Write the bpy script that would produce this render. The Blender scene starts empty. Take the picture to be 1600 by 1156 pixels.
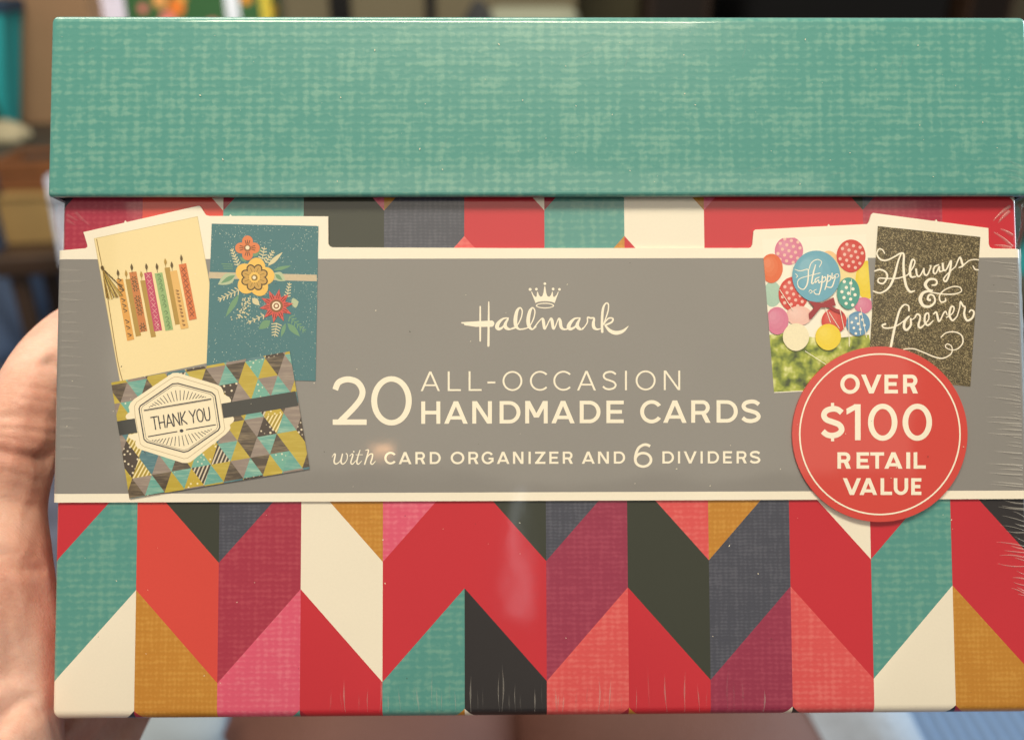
import bpy, bmesh, math, random
import numpy as np
from mathutils import Vector, Matrix, geometry
random.seed(4)
R = math.radians
S = bpy.context.scene
COL = S.collection

# ---------------------------------------------------------------- camera, world, lamps
F_PX, CX, CY = 1400.0, 800.0, 578.0
cd = bpy.data.cameras.new('camera'); cam = bpy.data.objects.new('camera', cd); COL.objects.link(cam)
cd.sensor_width = 36; cd.lens = 36 * F_PX / 1600; cd.clip_start = .01; cd.clip_end = 100
CAM_M = Matrix.Translation((0, 0, 1.15)) @ Matrix.Rotation(R(65), 4, 'X')
cam.matrix_world = CAM_M
cd.dof.use_dof = True; cd.dof.focus_distance = .2145; cd.dof.aperture_fstop = 9.0
S.camera = cam
S.view_settings.view_transform = 'Standard'; S.view_settings.look = 'None'
S.view_settings.exposure = -.03; S.view_settings.gamma = 1
wd = bpy.data.worlds.new('World'); S.world = wd; wd.use_nodes = True
bg = wd.node_tree.nodes['Background']; bg.inputs[0].default_value = (1.0, .92, .82, 1); bg.inputs[1].default_value = .31

def lamp(name, loc, target, w, h, power, col, spread=180):
    l = bpy.data.lights.new(name, 'AREA'); l.shape = 'RECTANGLE'; l.size = w; l.size_y = h
    l.energy = power; l.color = col; l.spread = R(spread)
    o = bpy.data.objects.new(name, l); COL.objects.link(o); o.location = loc
    o.rotation_euler = (Vector(target) - Vector(loc)).to_track_quat('-Z', 'Y').to_euler()
    return o
BOXC = (0, .2, 1.06)
lamp('ceiling_lamp', (-.08, -.12, 2.25), BOXC, .95, .26, 17.0, (1, .885, .68))
lamp('window_light', (1.65, .95, 1.45), (0, .5, .95), 1.0, 1.2, 36, (.68, .87, 1))
lamp('room_fill', (-.5, 1.25, 2.45), (-.5, 2.9, .5), 1.2, 1.2, 62, (1, .9, .76))  # unseen fill light added to brighten the clutter behind the box

# ---------------------------------------------------------------- the box frame (millimetres)
BR = Matrix(((0.9999365298, -0.0035761881, 0.0106839711, 0.00808173),
             (0.0030404417, 0.9987572261, 0.0497469505, -0.02104779),
             (-0.0108485978, -0.0497113091, 0.9987047079, -0.21544982),
             (0, 0, 0, 1)))
BOX_M = CAM_M @ BR
_R3 = np.array([[BR[i][j] for j in range(3)] for i in range(3)]); _T = np.array([BR[i][3] for i in range(3)]) * 1000
def PX(x, y, w=0.0):
    """point of the plane w mm in front of the box wall that was measured at (x, y)"""
    d = _R3.T @ np.array([(x - CX) / F_PX, -(y - CY) / F_PX, -1.0]); c = -_R3.T @ _T
    k = (w - c[2]) / d[2]; q = c + k * d
    return (float(q[0]), float(q[1]))
def WP(x, y, depth):
    return CAM_M @ Vector(((x - CX) / F_PX * depth, -(y - CY) / F_PX * depth, -depth))

def mirrored(x, y, dist):
    """where the room shows in the glossy film at (x, y)"""
    u, v = PX(x, y, .5); p = BOX_M @ Vector((u * .001, v * .001, .0005)); n = (BOX_M.to_3x3() @ Vector((0, 0, 1))).normalized()
    d = (p - CAM_M.translation).normalized(); d = d - 2 * d.dot(n) * n; return p + d * dist
a, b, c_, d_ = mirrored(120, 742, 2.3), mirrored(1480, 738, 2.3), mirrored(800, 240, 2.3), mirrored(800, 740, 2.3)
lamp('wall_sheen_fill', (c_ + d_) / 2, BOXC, (b - a).length, (c_ - d_).length, 8.0, (1, .90, .70))  # area lamp added for the bright wall mirrored in the film, also frontal fill
q = mirrored(806, 860, 2.4); lamp('doorway_light', q, BOXC, .022, .4, .11, (.85, .93, 1))
q = mirrored(594, 710, 2.0); lamp('small_lamp', q, BOXC, .06, .035, .12, (1, .5, .22))

# ---------------------------------------------------------------- materials
def lin(h):
    if not isinstance(h, str): return (*h[:3], 1)
    c = [int(h[i:i + 2], 16) / 255 for i in (0, 2, 4)]
    return tuple(x / 12.92 if x <= .04045 else ((x + .055) / 1.055) ** 2.4 for x in c) + (1,)
MATS = {}
class NT:
    def __init__(s, name):
        s.m = bpy.data.materials.new(name); s.m.use_nodes = True; s.t = s.m.node_tree
        s.b = s.t.nodes['Principled BSDF']; s.out = s.t.nodes['Material Output']
    def n(s, kind, **kw):
        x = s.t.nodes.new('ShaderNode' + kind)
        for k, v in kw.items():
            if k in x.inputs: x.inputs[k].default_value = v
            else: setattr(x, k, v)
        return x
    def l(s, a, b): s.t.links.new(a, b)
    def math(s, op, a, b=None, c=None):
        x = s.n('Math', operation=op)
        for i, v in enumerate((a, b, c)):
            if v is None: continue
            if hasattr(v, 'is_output'): s.l(v, x.inputs[i])
            else: x.inputs[i].default_value = v
        return x.outputs[0]
    def mapped(s, scale, src='Object', loc=(0, 0, 0), rot=(0, 0, 0)):
        c = s.n('TexCoord'); m = s.n('Mapping'); m.inputs['Scale'].default_value = scale
        m.inputs['Location'].default_value = loc; m.inputs['Rotation'].default_value = rot
        s.l(c.outputs[src], m.inputs[0]); return m.outputs[0]
    def noise(s, vec, scale=1, detail=3, rough=.5):
        x = s.n('TexNoise'); x.inputs['Scale'].default_value = scale; x.inputs['Detail'].default_value = detail; x.inputs['Roughness'].default_value = rough
        s.l(vec, x.inputs['Vector']); return x.outputs[0]
    def ramp(s, f, stops):
        x = s.n('ValToRGB'); e = x.color_ramp.elements
        while len(e) < len(stops): e.new(.5)
        for i, (p, c) in enumerate(stops): e[i].position = p; e[i].color = lin(c)
        s.l(f, x.inputs[0]); return x.outputs[0]
    def mix(s, f, a, b, mode='MIX'):
        x = s.n('Mix', data_type='RGBA', blend_type=mode)
        for i, v in ((0, f), (6, a), (7, b)):
            if hasattr(v, 'is_output'): s.l(v, x.inputs[i])
            else: x.inputs[i].default_value = v
        return x.outputs[2]
    def smooth(s, v, a, b):
        x = s.n('MapRange', interpolation_type='SMOOTHSTEP'); s.l(v, x.inputs[0])
        x.inputs[1].default_value = a; x.inputs[2].default_value = b; return x.outputs[0]
    def bump(s, h, strength, dist):
        x = s.n('Bump'); x.inputs['Strength'].default_value = strength; x.inputs['Distance'].default_value = dist
        s.l(h, x.inputs['Height']); s.l(x.outputs[0], s.b.inputs['Normal'])
    def set(s, rough=.5, coat=0, coat_r=.06, spec=.5, metal=0):
        b = s.b.inputs; b['Roughness'].default_value = rough; b['Coat Weight'].default_value = coat
        b['Coat Roughness'].default_value = coat_r; b['Specular IOR Level'].default_value = spec; b['Metallic'].default_value = metal
        return s
def wavy(t):
    v = t.mapped((1000, 1000, 1000)); h = t.math('ADD', t.math('MULTIPLY', t.noise(v, .016, 2), 1.0), t.math('MULTIPLY', t.noise(v, .07, 2), .06))
    x = t.n('Bump'); x.inputs['Strength'].default_value = 1.0; x.inputs['Distance'].default_value = .00045; t.l(h, x.inputs['Height']); t.l(x.outputs[0], t.b.inputs['Coat Normal'])
COAT = .85
def ink(name, hexc, rough=.5, coat=COAT, vary=.05):
    """flat printed paper under clear film"""
    if name in MATS: return MATS[name]
    t = NT(name).set(rough, coat, .055, .3)
    v = t.mapped((1000, 1000, 1000)); n = t.noise(v, 1.6, 4, .7); n2 = t.noise(v, .035, 2)
    f = t.math('ADD', t.math('MULTIPLY', t.math('SUBTRACT', n, .5), vary * 1.6), t.math('MULTIPLY', t.math('SUBTRACT', n2, .5), vary * 2))
    hs = t.n('HueSaturation'); hs.inputs['Color'].default_value = lin(hexc)
    t.l(t.math('ADD', f, 1), hs.inputs['Value']); t.l(hs.outputs[0], t.b.inputs['Base Color']); wavy(t)
    MATS[name] = t.m; return t.m
def linen(name, hexc, light, amt=.5, px=2.5, py=1.75, rough=.42, coat=COAT, seed=0.0):
    """printed slubby linen weave"""
    if name in MATS: return MATS[name]
    t = NT(name).set(rough, coat, .07, .4)
    v = t.mapped((1000, 1000, 1000), loc=(seed, seed * 1.7, 0))
    sx = t.n('SeparateXYZ'); t.l(v, sx.inputs[0])
    d1 = t.noise(v, .55, 2); d2 = t.noise(t.mapped((130, 620, 500), loc=(seed, 3, 0)), 1, 3); d3 = t.noise(t.mapped((560, 120, 500), loc=(5, seed, 0)), 1, 3)
    big = t.noise(v, .09, 2)
    row = t.math('SINE', t.math('MULTIPLY_ADD', d1, 5.5, t.math('MULTIPLY', sx.outputs[1], 2 * math.pi / py)))
    co = t.math('SINE', t.math('MULTIPLY_ADD', d1, 7.0, t.math('MULTIPLY', sx.outputs[0], 2 * math.pi / px)))
    h = t.math('MULTIPLY_ADD', row, .27, t.math('MULTIPLY', co, .2))
    h = t.math('ADD', h, t.math('MULTIPLY', t.math('SUBTRACT', d2, .5), 1.5))
    h = t.math('ADD', h, t.math('MULTIPLY', t.math('SUBTRACT', d3, .5), 1.6))
    h = t.math('ADD', h, t.math('MULTIPLY', t.math('SUBTRACT', big, .5), .6))
    m = t.smooth(h, -.25, .75); fine = t.noise(v, 4.5, 3, .7)
    m = t.math('MULTIPLY', m, t.math('MULTIPLY_ADD', fine, 1.1, .35)); m = t.math('MULTIPLY', m, amt)
    t.l(t.mix(m, lin(hexc), lin(light)), t.b.inputs['Base Color'])
    t.bump(h, .12, .00012); wavy(t)
    MATS[name] = t.m; return t.m
def plain(name, hexc, rough=.6, var=.25, scale=6, coat=0, metal=0, bumps=0, bscale=60):
    """a matt thing of the room"""
    if name in MATS: return MATS[name]
    t = NT(name).set(rough, coat, .1, .4, metal)
    v = t.mapped((1, 1, 1)); n = t.noise(v, scale, 4)
    hs = t.n('HueSaturation'); hs.inputs['Color'].default_value = lin(hexc)
    t.l(t.math('MULTIPLY_ADD', n, var * 2, 1 - var), hs.inputs['Value']); t.l(hs.outputs[0], t.b.inputs['Base Color'])
    if bumps: t.bump(t.noise(v, bscale, 4), bumps, .004)
    MATS[name] = t.m; return t.m

CREAM = ink('cream_ink', 'f0e9d8'); WHITE = ink('sleeve_white', 'f4eddc', rough=.45)
GREY = ink('sleeve_grey', '8a8886', rough=.42, vary=.05)
RED = ink('red_ink', 'c72c39'); TOM = ink('tomato_ink', 'd6483e'); DARK = ink('olive_black_ink', '393d33')
BLACK = ink('black_ink', '2c292b'); SEALRED = ink('seal_red', 'd2473f', vary=.03)
NAVY = ink('navy_ink', '2b2838'); CRIM = ink('crimson_ink', 'a3223a')
TEAL = linen('teal_linen', '529690', '8ab9a6', .45)
LIDT = linen('lid_linen', '529891', '93c1af', .5, 2.7, 1.8, rough=.34, coat=.9)
OCHRE = linen('ochre_linen', 'c1842a', 'dca84e', .45, 1.1, 1.3, seed=2)
RASP = linen('raspberry_linen', 'a52c46', 'c25563', .45, 1.6, 1.3, seed=3)
PLUM = linen('plum_linen', '97304e', 'b65068', .45, 1.6, 1.2, seed=4)
PINK = linen('pink_linen', 'dd5877', 'ec8c9c', .5, 1.7, 1.3, seed=5)
CORAL = linen('coral_linen', 'dc5456', 'ec8580', .5, 1.7, 1.3, seed=6)
SLATE = linen('slate_linen', '464957', '6c6e7c', .45, 1.2, .8, seed=7)
# NOTE: more inks are made where the pictures are drawn

# ---------------------------------------------------------------- mesh helpers
def mesh_obj(name, verts, faces, mats, idx=None, parent=None, smooth=False, unit=1.0, matrix=None):
    me = bpy.data.meshes.new(name)
    me.from_pydata([tuple(c * unit for c in v) for v in verts], [], faces)
    for m in (mats if isinstance(mats, (list, tuple)) else [mats]): me.materials.append(m)
    if idx is not None: me.polygons.foreach_set('material_index', idx)
    if smooth: me.polygons.foreach_set('use_smooth', [True] * len(me.polygons))
    me.update()
    o = bpy.data.objects.new(name, me); COL.objects.link(o)
    if parent is not None: o.parent = parent
    if matrix is not None: o.matrix_world = matrix
    return o
def tag(o, label, cat, group=None, kind=None):
    if label: o['label'] = label
    if cat: o['category'] = cat
    if group: o['group'] = group
    if kind: o['kind'] = kind
    return o
def empty(name, loc=(0, 0, 0), rz=0):
    o = bpy.data.objects.new(name, None); COL.objects.link(o); o.location = loc; o.rotation_euler = (0, 0, rz); o.empty_display_size = .05
    return o
def clip(poly, a, b, c):
    """keep a*x+b*y<=c of a convex polygon"""
    out = []
    for i in range(len(poly)):
        p, q = poly[i], poly[(i + 1) % len(poly)]
        dp, dq = a * p[0] + b * p[1] - c, a * q[0] + b * q[1] - c
        if dp <= 0: out.append(p)
        if dp * dq < 0:
            k = dp / (dp - dq); out.append((p[0] + (q[0] - p[0]) * k, p[1] + (q[1] - p[1]) * k))
    return out
def area(p): return .5 * sum(p[i][0] * p[(i + 1) % len(p)][1] - p[(i + 1) % len(p)][0] * p[i][1] for i in range(len(p)))
def clip_to(poly, quad):
    s = 1 if area(quad) > 0 else -1
    for i in range(len(quad)):
        p, q = quad[i], quad[(i + 1) % len(quad)]
        a, b = (q[1] - p[1]) * s, -(q[0] - p[0]) * s
        poly = clip(poly, a, b, a * p[0] + b * p[1])
        if len(poly) < 3: return []
    return poly
def union(polys):
    """triangles covering a set of polygons, without overlaps"""
    vs, fs = [], []
    for p in polys:
        if len(p) < 3: continue
        p = p if area(p) > 0 else p[::-1]
        if abs(area(p)) < 1e-5: continue
        fs.append(list(range(len(vs), len(vs) + len(p)))); vs += [Vector((x, y)) for x, y in p]
    if not fs: return [], []
    ov, oe, of, a, b, src = geometry.delaunay_2d_cdt(vs, [], fs, 1, 1e-5)
    return [(v.x, v.y) for v in ov], [f for f, s in zip(of, src) if s]
class Art:
    """printed picture: flat inks laid over each other on one sheet, in the box's millimetres"""
    def __init__(s, w): s.w = w; s.v = []; s.f = []; s.i = []; s.mats = []; s.layer = 0
    def add(s, polys, mat, px=True, step=True, clipq=None):
        if step: s.layer += 1
        z = s.w + s.layer * .006
        if clipq: polys = [clip_to(list(p), clipq) for p in polys]
        if px: polys = [[PX(x, y, s.w) for x, y in p] for p in polys if len(p) > 2]
        vs, fs = union(polys); o = len(s.v)
        if mat not in s.mats: s.mats.append(mat)
        k = s.mats.index(mat)
        s.v += [(x, y, z) for x, y in vs]
        for f in fs:
            if area([vs[i] for i in f]) < 0: f = f[::-1]
            s.f.append([i + o for i in f]); s.i.append(k)
        return s
    def build(s, name, parent): return mesh_obj(name, s.v, s.f, s.mats, s.i, parent, unit=.001)
def ell(cx, cy, rx, ry, n=40, rot=0):
    c, q = math.cos(rot), math.sin(rot)
    return [(cx + rx * math.cos(a) * c - ry * math.sin(a) * q, cy + rx * math.cos(a) * q + ry * math.sin(a) * c) for a in [2 * math.pi * i / n for i in range(n)]]
def arc(cx, cy, rx, ry, a0, a1, t, n=28, t2=None):
    out = []; P = []
    for i in range(n + 1):
        a = R(a0 + (a1 - a0) * i / n); c, s = math.cos(a), -math.sin(a)
        P.append(((cx + rx * c, cy + ry * s), (cx + (rx - t) * c, cy + (ry - (t2 or t)) * s)))
    return [[P[i][0], P[i + 1][0], P[i + 1][1], P[i][1]] for i in range(n)]
def rect(x0, y0, x1, y1): return [(x0, y0), (x1, y0), (x1, y1), (x0, y1)]
def crom(pts, n=8):
    out = []; p = [pts[0]] + list(pts) + [pts[-1]]
    for i in range(1, len(p) - 2):
        for k in range(n):
            t = k / n; r = []
            for d in range(len(pts[0])):
                a, b, c, e = p[i - 1][d], p[i][d], p[i + 1][d], p[i + 2][d]
                r.append(.5 * (2 * b + (c - a) * t + (2 * a - 5 * b + 4 * c - e) * t * t + (3 * b - a - 3 * c + e) * t ** 3))
            out.append(tuple(r))
    out.append(tuple(pts[-1])); return out
def stroke(pts, n=8, smooth=True, cap=True):
    """brush stroke through (x, y, width) points"""
    q = crom(pts, n) if smooth else list(pts); L = []
    for i, (x, y, w) in enumerate(q):
        a, b = q[max(i - 1, 0)], q[min(i + 1, len(q) - 1)]
        dx, dy = b[0] - a[0], b[1] - a[1]; d = math.hypot(dx, dy) or 1; w = max(w, .3) / 2
        L.append(((x - dy / d * w, y + dx / d * w), (x + dy / d * w, y - dx / d * w)))
    out = []
    for i in range(len(L) - 1):
        a, b, c, e = L[i][0], L[i + 1][0], L[i + 1][1], L[i][1]
        out += [[a, b, c], [a, c, e]]
    if cap:
        for x, y, w in (q[0], q[-1]): out.append(ell(x, y, w / 2, w / 2, 10))
    return out
def xf(polys, s, ox, oy): return [[(ox + x / s, oy + y / s) for x, y in p] for p in polys]
def line(x0, y0, x1, y1, w): return stroke([(x0, y0, w), (x1, y1, w)], smooth=False, cap=False)

# ---------------------------------------------------------------- geometric sans lettering
def glyph(ch, x0, x1, y0, y1, t):
    h = y1 - y0; w = x1 - x0; xm = (x0 + x1) / 2; ym = (y0 + y1) / 2; hb = t * .92
    def dg(xa, ya, xb, yb, k):   # diagonal bar with level ends, k wide
        return [(xa, ya), (xa + k, ya), (xb + k, yb), (xb, yb)]
    if ch == 'A':
        k = t * 1.13; yb = y0 + h * .66; f = .66
        return [dg(xm - k / 2, y0, x0, y1, k), dg(xm - k / 2, y0, x1 - k, y1, k), rect(xm - (w / 2 - k / 2) * f, yb, xm + (w / 2 - k / 2) * f, yb + hb * .95)]
    if ch in 'O06' and ch != '6': return arc(xm, ym, w / 2, h / 2 + t * .1, 0, 360, t, 44, hb)
    if ch in 'CG':
        rx = h * .515; cx = x0 + rx; a = math.degrees(math.acos(max(-1, min(1, (x1 - cx) / rx)))); a = max(a, 36)
        p = arc(cx, ym, rx, h / 2 + t * .1, a, 360 - a, t, 36, hb)
        if ch == 'G': p = arc(cx, ym, rx, h / 2 + t * .1, a, 326, t, 36, hb) + [rect(cx + rx * .12, ym - hb * .1, x1, ym + hb * .85), rect(x1 - t * .95, ym, x1, y1 - h * .17)]
        return p
    if ch == 'D':
        r = h / 2; cx = x1 - min(r, w - t); rx = x1 - cx
        return [rect(x0, y0, x0 + t, y1), rect(x0, y0, cx + .3, y0 + hb), rect(x0, y1 - hb, cx + .3, y1)] + arc(cx, ym, rx, r, -90, 90, t, 24, hb)
    if ch == 'E':
        return [rect(x0, y0, x0 + t, y1), rect(x0, y0, x1, y0 + hb), rect(x0, y1 - hb, x1, y1), rect(x0, ym - hb / 2, x1 - w * .1, ym + hb / 2)]
    if ch == 'H': return [rect(x0, y0, x0 + t, y1), rect(x1 - t, y0, x1, y1), rect(x0, ym - hb / 2, x1, ym + hb / 2)]
    if ch == 'I': return [rect(x0, y0, x1, y1)]
    if ch == 'L': return [rect(x0, y0, x0 + t, y1), rect(x0, y1 - hb, x1, y1)]
    if ch == 'T': return [rect(x0, y0, x1, y0 + hb), rect(xm - t / 2, y0, xm + t / 2, y1)]
    if ch == 'N': return [rect(x0, y0, x0 + t, y1), rect(x1 - t, y0, x1, y1), dg(x0, y0, x1 - t * 1.2, y1, t * 1.2)]
    if ch == 'M':
        k = t * 1.2; yb = y0 + h * .74
        return [rect(x0, y0, x0 + t, y1), rect(x1 - t, y0, x1, y1), dg(x0, y0, xm - k / 2, yb, k), dg(x1 - k, y0, xm - k / 2, yb, k)]
    if ch == 'V': k = t * 1.13; return [dg(x0, y0, xm - k / 2, y1, k), dg(x1 - k, y0, xm - k / 2, y1, k)]
    if ch == 'Z': return [rect(x0, y0, x1, y0 + hb), rect(x0, y1 - hb, x1, y1), dg(x1 - t * 1.4, y0 + hb * .5, x0, y1 - hb * .5, t * 1.4)]
    if ch == 'R':
        yb = y0 + h * .64; r = (yb - y0) / 2; cx = x1 - w * .04 - r
        return [rect(x0, y0, x0 + t, y1), rect(x0, y0, cx + .2, y0 + hb), rect(x0, yb - hb, cx + .2, yb)] + arc(cx, y0 + r, r, r, -90, 90, t, 20, hb) + [dg(cx - t * .55, yb - hb * .6, x1 - t * 1.25, y1, t * 1.25)]
    if ch == 'U':
        r = w / 2; return [rect(x0, y0, x0 + t, y1 - r), rect(x1 - t, y0, x1, y1 - r)] + arc(xm, y1 - r, r, r, 180, 360, t, 24, hb)
    if ch == 'S' or ch == '$':
        g = t / 2; ya, yb2 = (y0, y1) if ch == 'S' else (y0 + h * .07, y1 - h * .07); hh = yb2 - ya
        q = [(.93, .17), (.72, .055), (.46, .04), (.20, .11), (.10, .26), (.22, .41), (.52, .495), (.80, .585), (.92, .74), (.80, .89), (.52, .96), (.25, .93), (.05, .81)]
        p = stroke([(x0 + w * a * 1.0, ya + g * .35 + (hh - g * .7) * b, t) for a, b in q], 5, cap=False)
        if ch == '$': p += [rect(xm - t * .28, y0 - h * .04, xm + t * .28, y0 + h * .2), rect(xm - t * .28, y1 - h * .2, xm + t * .28, y1 + h * .03)]
        return p
    if ch == '1': return [rect(x1 - t, y0, x1, y1), [(x1 - t, y0), (x1 - t + .1, y0), (x1 - t + .1, y0 + hb * 1.1), (x0 + w * .02, y0 + hb * 2.0), (x0, y0 + hb * .85)], rect(x1 - t * 1.2, y0, x1, y0 + hb)]
    if ch == '2':
        q = [(.075, .27), (.16, .13), (.33, .065), (.52, .058), (.74, .12), (.87, .27), (.85, .42), (.70, .58), (.42, .79), (.13, .985)]
        q[-1] = (-.02, 1.09); p = stroke([(x0 + w * a, y0 + h * b, t) for a, b in q], 6, cap=False)
        return [clip_to(k, rect(x0, y0 - h, x1 + w, y1)) for k in p] + [rect(x0, y1 - hb, x1, y1)]
    if ch == '6':
        r = h * .33; p = arc(xm, y1 - r, w / 2, r, 0, 360, t, 40, hb)
        q = [(.88, .11), (.70, .05), (.5, .06), (.27, .17), (.13, .38), (.075, .6), (.085, .72)]
        return p + stroke([(x0 + w * a, y0 + h * b, t) for a, b in q], 6, cap=False)
    if ch == '-': return [rect(x0, y0, x1, y1)]
    return []
def word(chars, y0, y1, t, slope=0.0, x_ref=0.0):
    """chars: (letter, x0, x1); the line of letters climbs by slope"""
    out = []
    for ch, a, b in chars:
        d = (a - x_ref) * slope; out += [[(x, y + d) for x, y in p] for p in glyph(ch, a, b, y0, y1, t)]
    return out

# ================================================================ THE BOX
box = empty('card_box'); box.matrix_world = BOX_M
tag(box, 'shrink wrapped box with teal linen lid and patterned base, held in the hand', 'gift box')
BL, BRR, BB, DEPTH = -116.8, 115.9, -61.4, -108.0     # base: left, right, bottom, back
def wrap(L, Rr, front, back, r):
    """arc-length path round a rounded rectangle; s = u along the front wall"""
    a = math.pi / 2 * r
    def f(s, inset=0.0):
        rr = r - inset
        if rr < 0:
            if s < L + r and L + r - s < a: return (L + inset, front - inset)
            if s > Rr - r and s - (Rr - r) < a: return (Rr - inset, front - inset)
            s = min(max(s, L + inset), Rr - inset) if L + r <= s <= Rr - r else s
        if s < L + r:
            d = L + r - s
            if d < a: th = d / r; return (L + r - rr * math.sin(th), front - r + rr * math.cos(th))
            return (L + inset, min(front - r - (d - a), front - inset))
        if s > Rr - r:
            d = s - (Rr - r)
            if d < a: th = d / r; return (Rr - r + rr * math.sin(th), front - r + rr * math.cos(th))
            return (Rr - inset, min(front - r - (d - a), front - inset))
        return (s, front - inset)
    cuts = [L + r - a * k / 5 for k in range(6)] + [Rr - r + a * k / 5 for k in range(6)]
    return f, sorted(cuts), a
def sheet(polys, path, cuts, vroll=None, rb=0.0, top=False):
    """bend flat (s, v) polygons round the wall path and over one rolled edge"""
    V, Fc, I, key = [], [], [], {}
    vc = [vroll + (1 if top else -1) * rb * math.pi / 2 * k / 5 for k in range(6)] if vroll is not None else []
    for poly, mi in polys:
        parts = [poly]
        for axis, cs in ((0, cuts), (1, vc)):
            for c in cs:
                nxt = []
                for p in parts:
                    lo = clip(p, 1, 0, c) if axis == 0 else clip(p, 0, 1, c); hi = clip(p, -1, 0, -c) if axis == 0 else clip(p, 0, -1, -c)
                    nxt += [q for q in (lo, hi) if len(q) > 2 and abs(area(q)) > 1e-7]
                parts = nxt
        for p in parts:
            if area(p) < 0: p = p[::-1]
            ids = []
            for s, v in p:
                k = (round(s, 4), round(v, 4))
                if k not in key:
                    ins = 0.0; vv = v
                    if vroll is not None:
                        d = (v - vroll) if top else (vroll - v)
                        if d > 0: th = min(d / rb, math.pi / 2); ins = rb * (1 - math.cos(th)); vv = vroll + (1 if top else -1) * rb * math.sin(th)
                    x, w = path(s, ins); key[k] = len(V); V.append((x, vv, w))
                if not ids or ids[-1] != key[k]: ids.append(key[k])
            if len(set(ids)) > 2: Fc.append(ids); I.append(mi)
    return V, Fc, I

# ---- base with the printed chevrons
RB, RC = 2.6, 1.1     # rolled bottom edge, upright corners
path, cuts, al = wrap(BL, BRR, 0.0, DEPTH, RC)
PAL = [CREAM, RED, TOM, DARK, BLACK, NAVY, CRIM, TEAL, OCHRE, RASP, PLUM, PINK, CORAL, SLATE]
cr, rd, tm, dk, bk, nv, cm, tl, oc, rs, pl, pk, co, sl = range(14)
#      W   X   Y   A   B   C   D
SEQ = [(nv, rs, cr, rd, tl, cr, nv), (cr, tm, oc, dk, tm, oc, cm), (cm, tl, pk, sl, rs, pk, tl), (pk, dk, rd, oc, cr, rd, cm),
       (oc, sl, co, pk, rd, tl, oc), (cr, rd, co, dk, rd, bk, cr), (cm, tl, oc, sl, pl, co, cm), (oc, cr, rd, co, dk, rd, oc),
       (pk, rd, tl, oc, sl, pl, cr), (dk, rd, cr, cr, rd, co, bk)]
SEQ_ALT = {10: (sl, rs, cr, rd, tl, cr, nv), 11: (cr, rd, oc, bk, rd, oc, cm)}
PW, PER, PH = 19.5, 28.201, 21.887
vroll = BB + RB; vmin = vroll - RB * math.pi / 2
polys = []
smin, smax = BL + RC - al - (0 - RC - DEPTH), BRR - RC + al + (0 - RC - DEPTH)
for c in range(-7, 19):
    sa, sb = (c - 6) * PW, (c - 5) * PW; col = SEQ_ALT.get(c, SEQ[c % 10])
    for j in range(-1, 7):
        va, vb = 60 - PER * j, 60 - PER * (j + 1)
        qa, qb = (0, PH) if c % 2 == 0 else (PH, 0)
        p = [(sa, va + qa), (sb, va + qb), (sb, vb + qb), (sa, vb + qa)]
        for a, b, k in ((1, 0, smax), (-1, 0, -smin), (0, 1, 75.0), (0, -1, -vmin)): p = clip(p, a, b, k) if p else p
        if len(p) > 2: polys.append((p, col[min(j + 1, 6)]))
V, Fc, I = sheet(polys, path, cuts, vroll, RB)
# plain bottom and back so that the base is closed
o = len(V); rim = [path(s, RB) for s in [smin] + cuts + [smax]]
V += [(x, BB, w) for x, w in rim]; Fc.append(list(range(o, len(V)))[::-1]); I.append(nv)
o = len(V); V += [(BL, vroll, DEPTH), (BRR, vroll, DEPTH), (BRR, 75, DEPTH), (BL, 75, DEPTH), (BL + RB, BB, DEPTH), (BRR - RB, BB, DEPTH)]
Fc += [[o, o + 3, o + 2, o + 1], [o, o + 1, o + 5, o + 4]]; I += [rd, rd]
tag(mesh_obj('box_base', V, Fc, PAL, I, box, True, .001), 'base printed with a bold chevron pattern in red, teal, cream and black', None)

# ---- teal lid: rolled top edge, turned-in lower edge
LW = 3.2
lx0 = PX(75.5, 170, LW)[0] + .15; lx1 = 117.9; lb = PX(800, 306.5, LW)[1]; lt = PX(800, 27.5, LW - 1.6)[1]
LR = 2.1; LC = 1.1      # roll of the top edge, roundness of the upright corners
lpath, lcuts, lal = wrap(lx0, lx1, LW, DEPTH - LW, LC)
ls0, ls1 = lx0 + LC - lal - (LW - LC - DEPTH + LW), lx1 - LC + lal + (LW - LC - DEPTH + LW)
vr = lt - LR; seg = [([(a, lb + .9), (b, lb + .9), (b, vr + LR * math.pi / 2), (a, vr + LR * math.pi / 2)], 0) for a, b in zip([ls0] + lcuts, lcuts + [ls1])]
V, Fc, I = sheet(seg, lpath, lcuts, vr, LR, True)
S_all = [ls0] + lcuts + [ls1]
o = len(V); rim = [lpath(s, LR) for s in S_all]; V += [(x, lt, w) for x, w in rim]; Fc.append(list(range(o, len(V)))); I.append(0)
# lower lip: small roll then the board's under edge
prev = None
for k in range(6):
    th = math.pi / 2 * k / 5; ins = .9 * (1 - math.cos(th)); ring = [lpath(s, ins) for s in S_all]
    o = len(V); V += [(x, lb + .9 - .9 * math.sin(th), w) for x, w in ring]
    if prev is not None:
        for i in range(len(ring) - 1): Fc.append([o + i, o + i + 1, prev + i + 1, prev + i]); I.append(0)
    prev = o
o = len(V); ring = [lpath(s, LR) if False else lpath(s, 1.85) for s in S_all]; V += [(x, lb + .05, w) for x, w in ring]
for i in range(len(ring) - 1): Fc.append([o + i, o + i + 1, prev + i + 1, prev + i]); I.append(1)
o = len(V); V += [(lx0, lb, DEPTH - LW), (lx1, lb, DEPTH - LW), (lx1, lt, DEPTH - LW), (lx0, lt, DEPTH - LW)]; Fc.append([o, o + 3, o + 2, o + 1]); I.append(0)
tag(mesh_obj('lid', V, Fc, [LIDT, BLACK], I, box, True, .001), 'deep teal linen lid overhanging the base', None)

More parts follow.
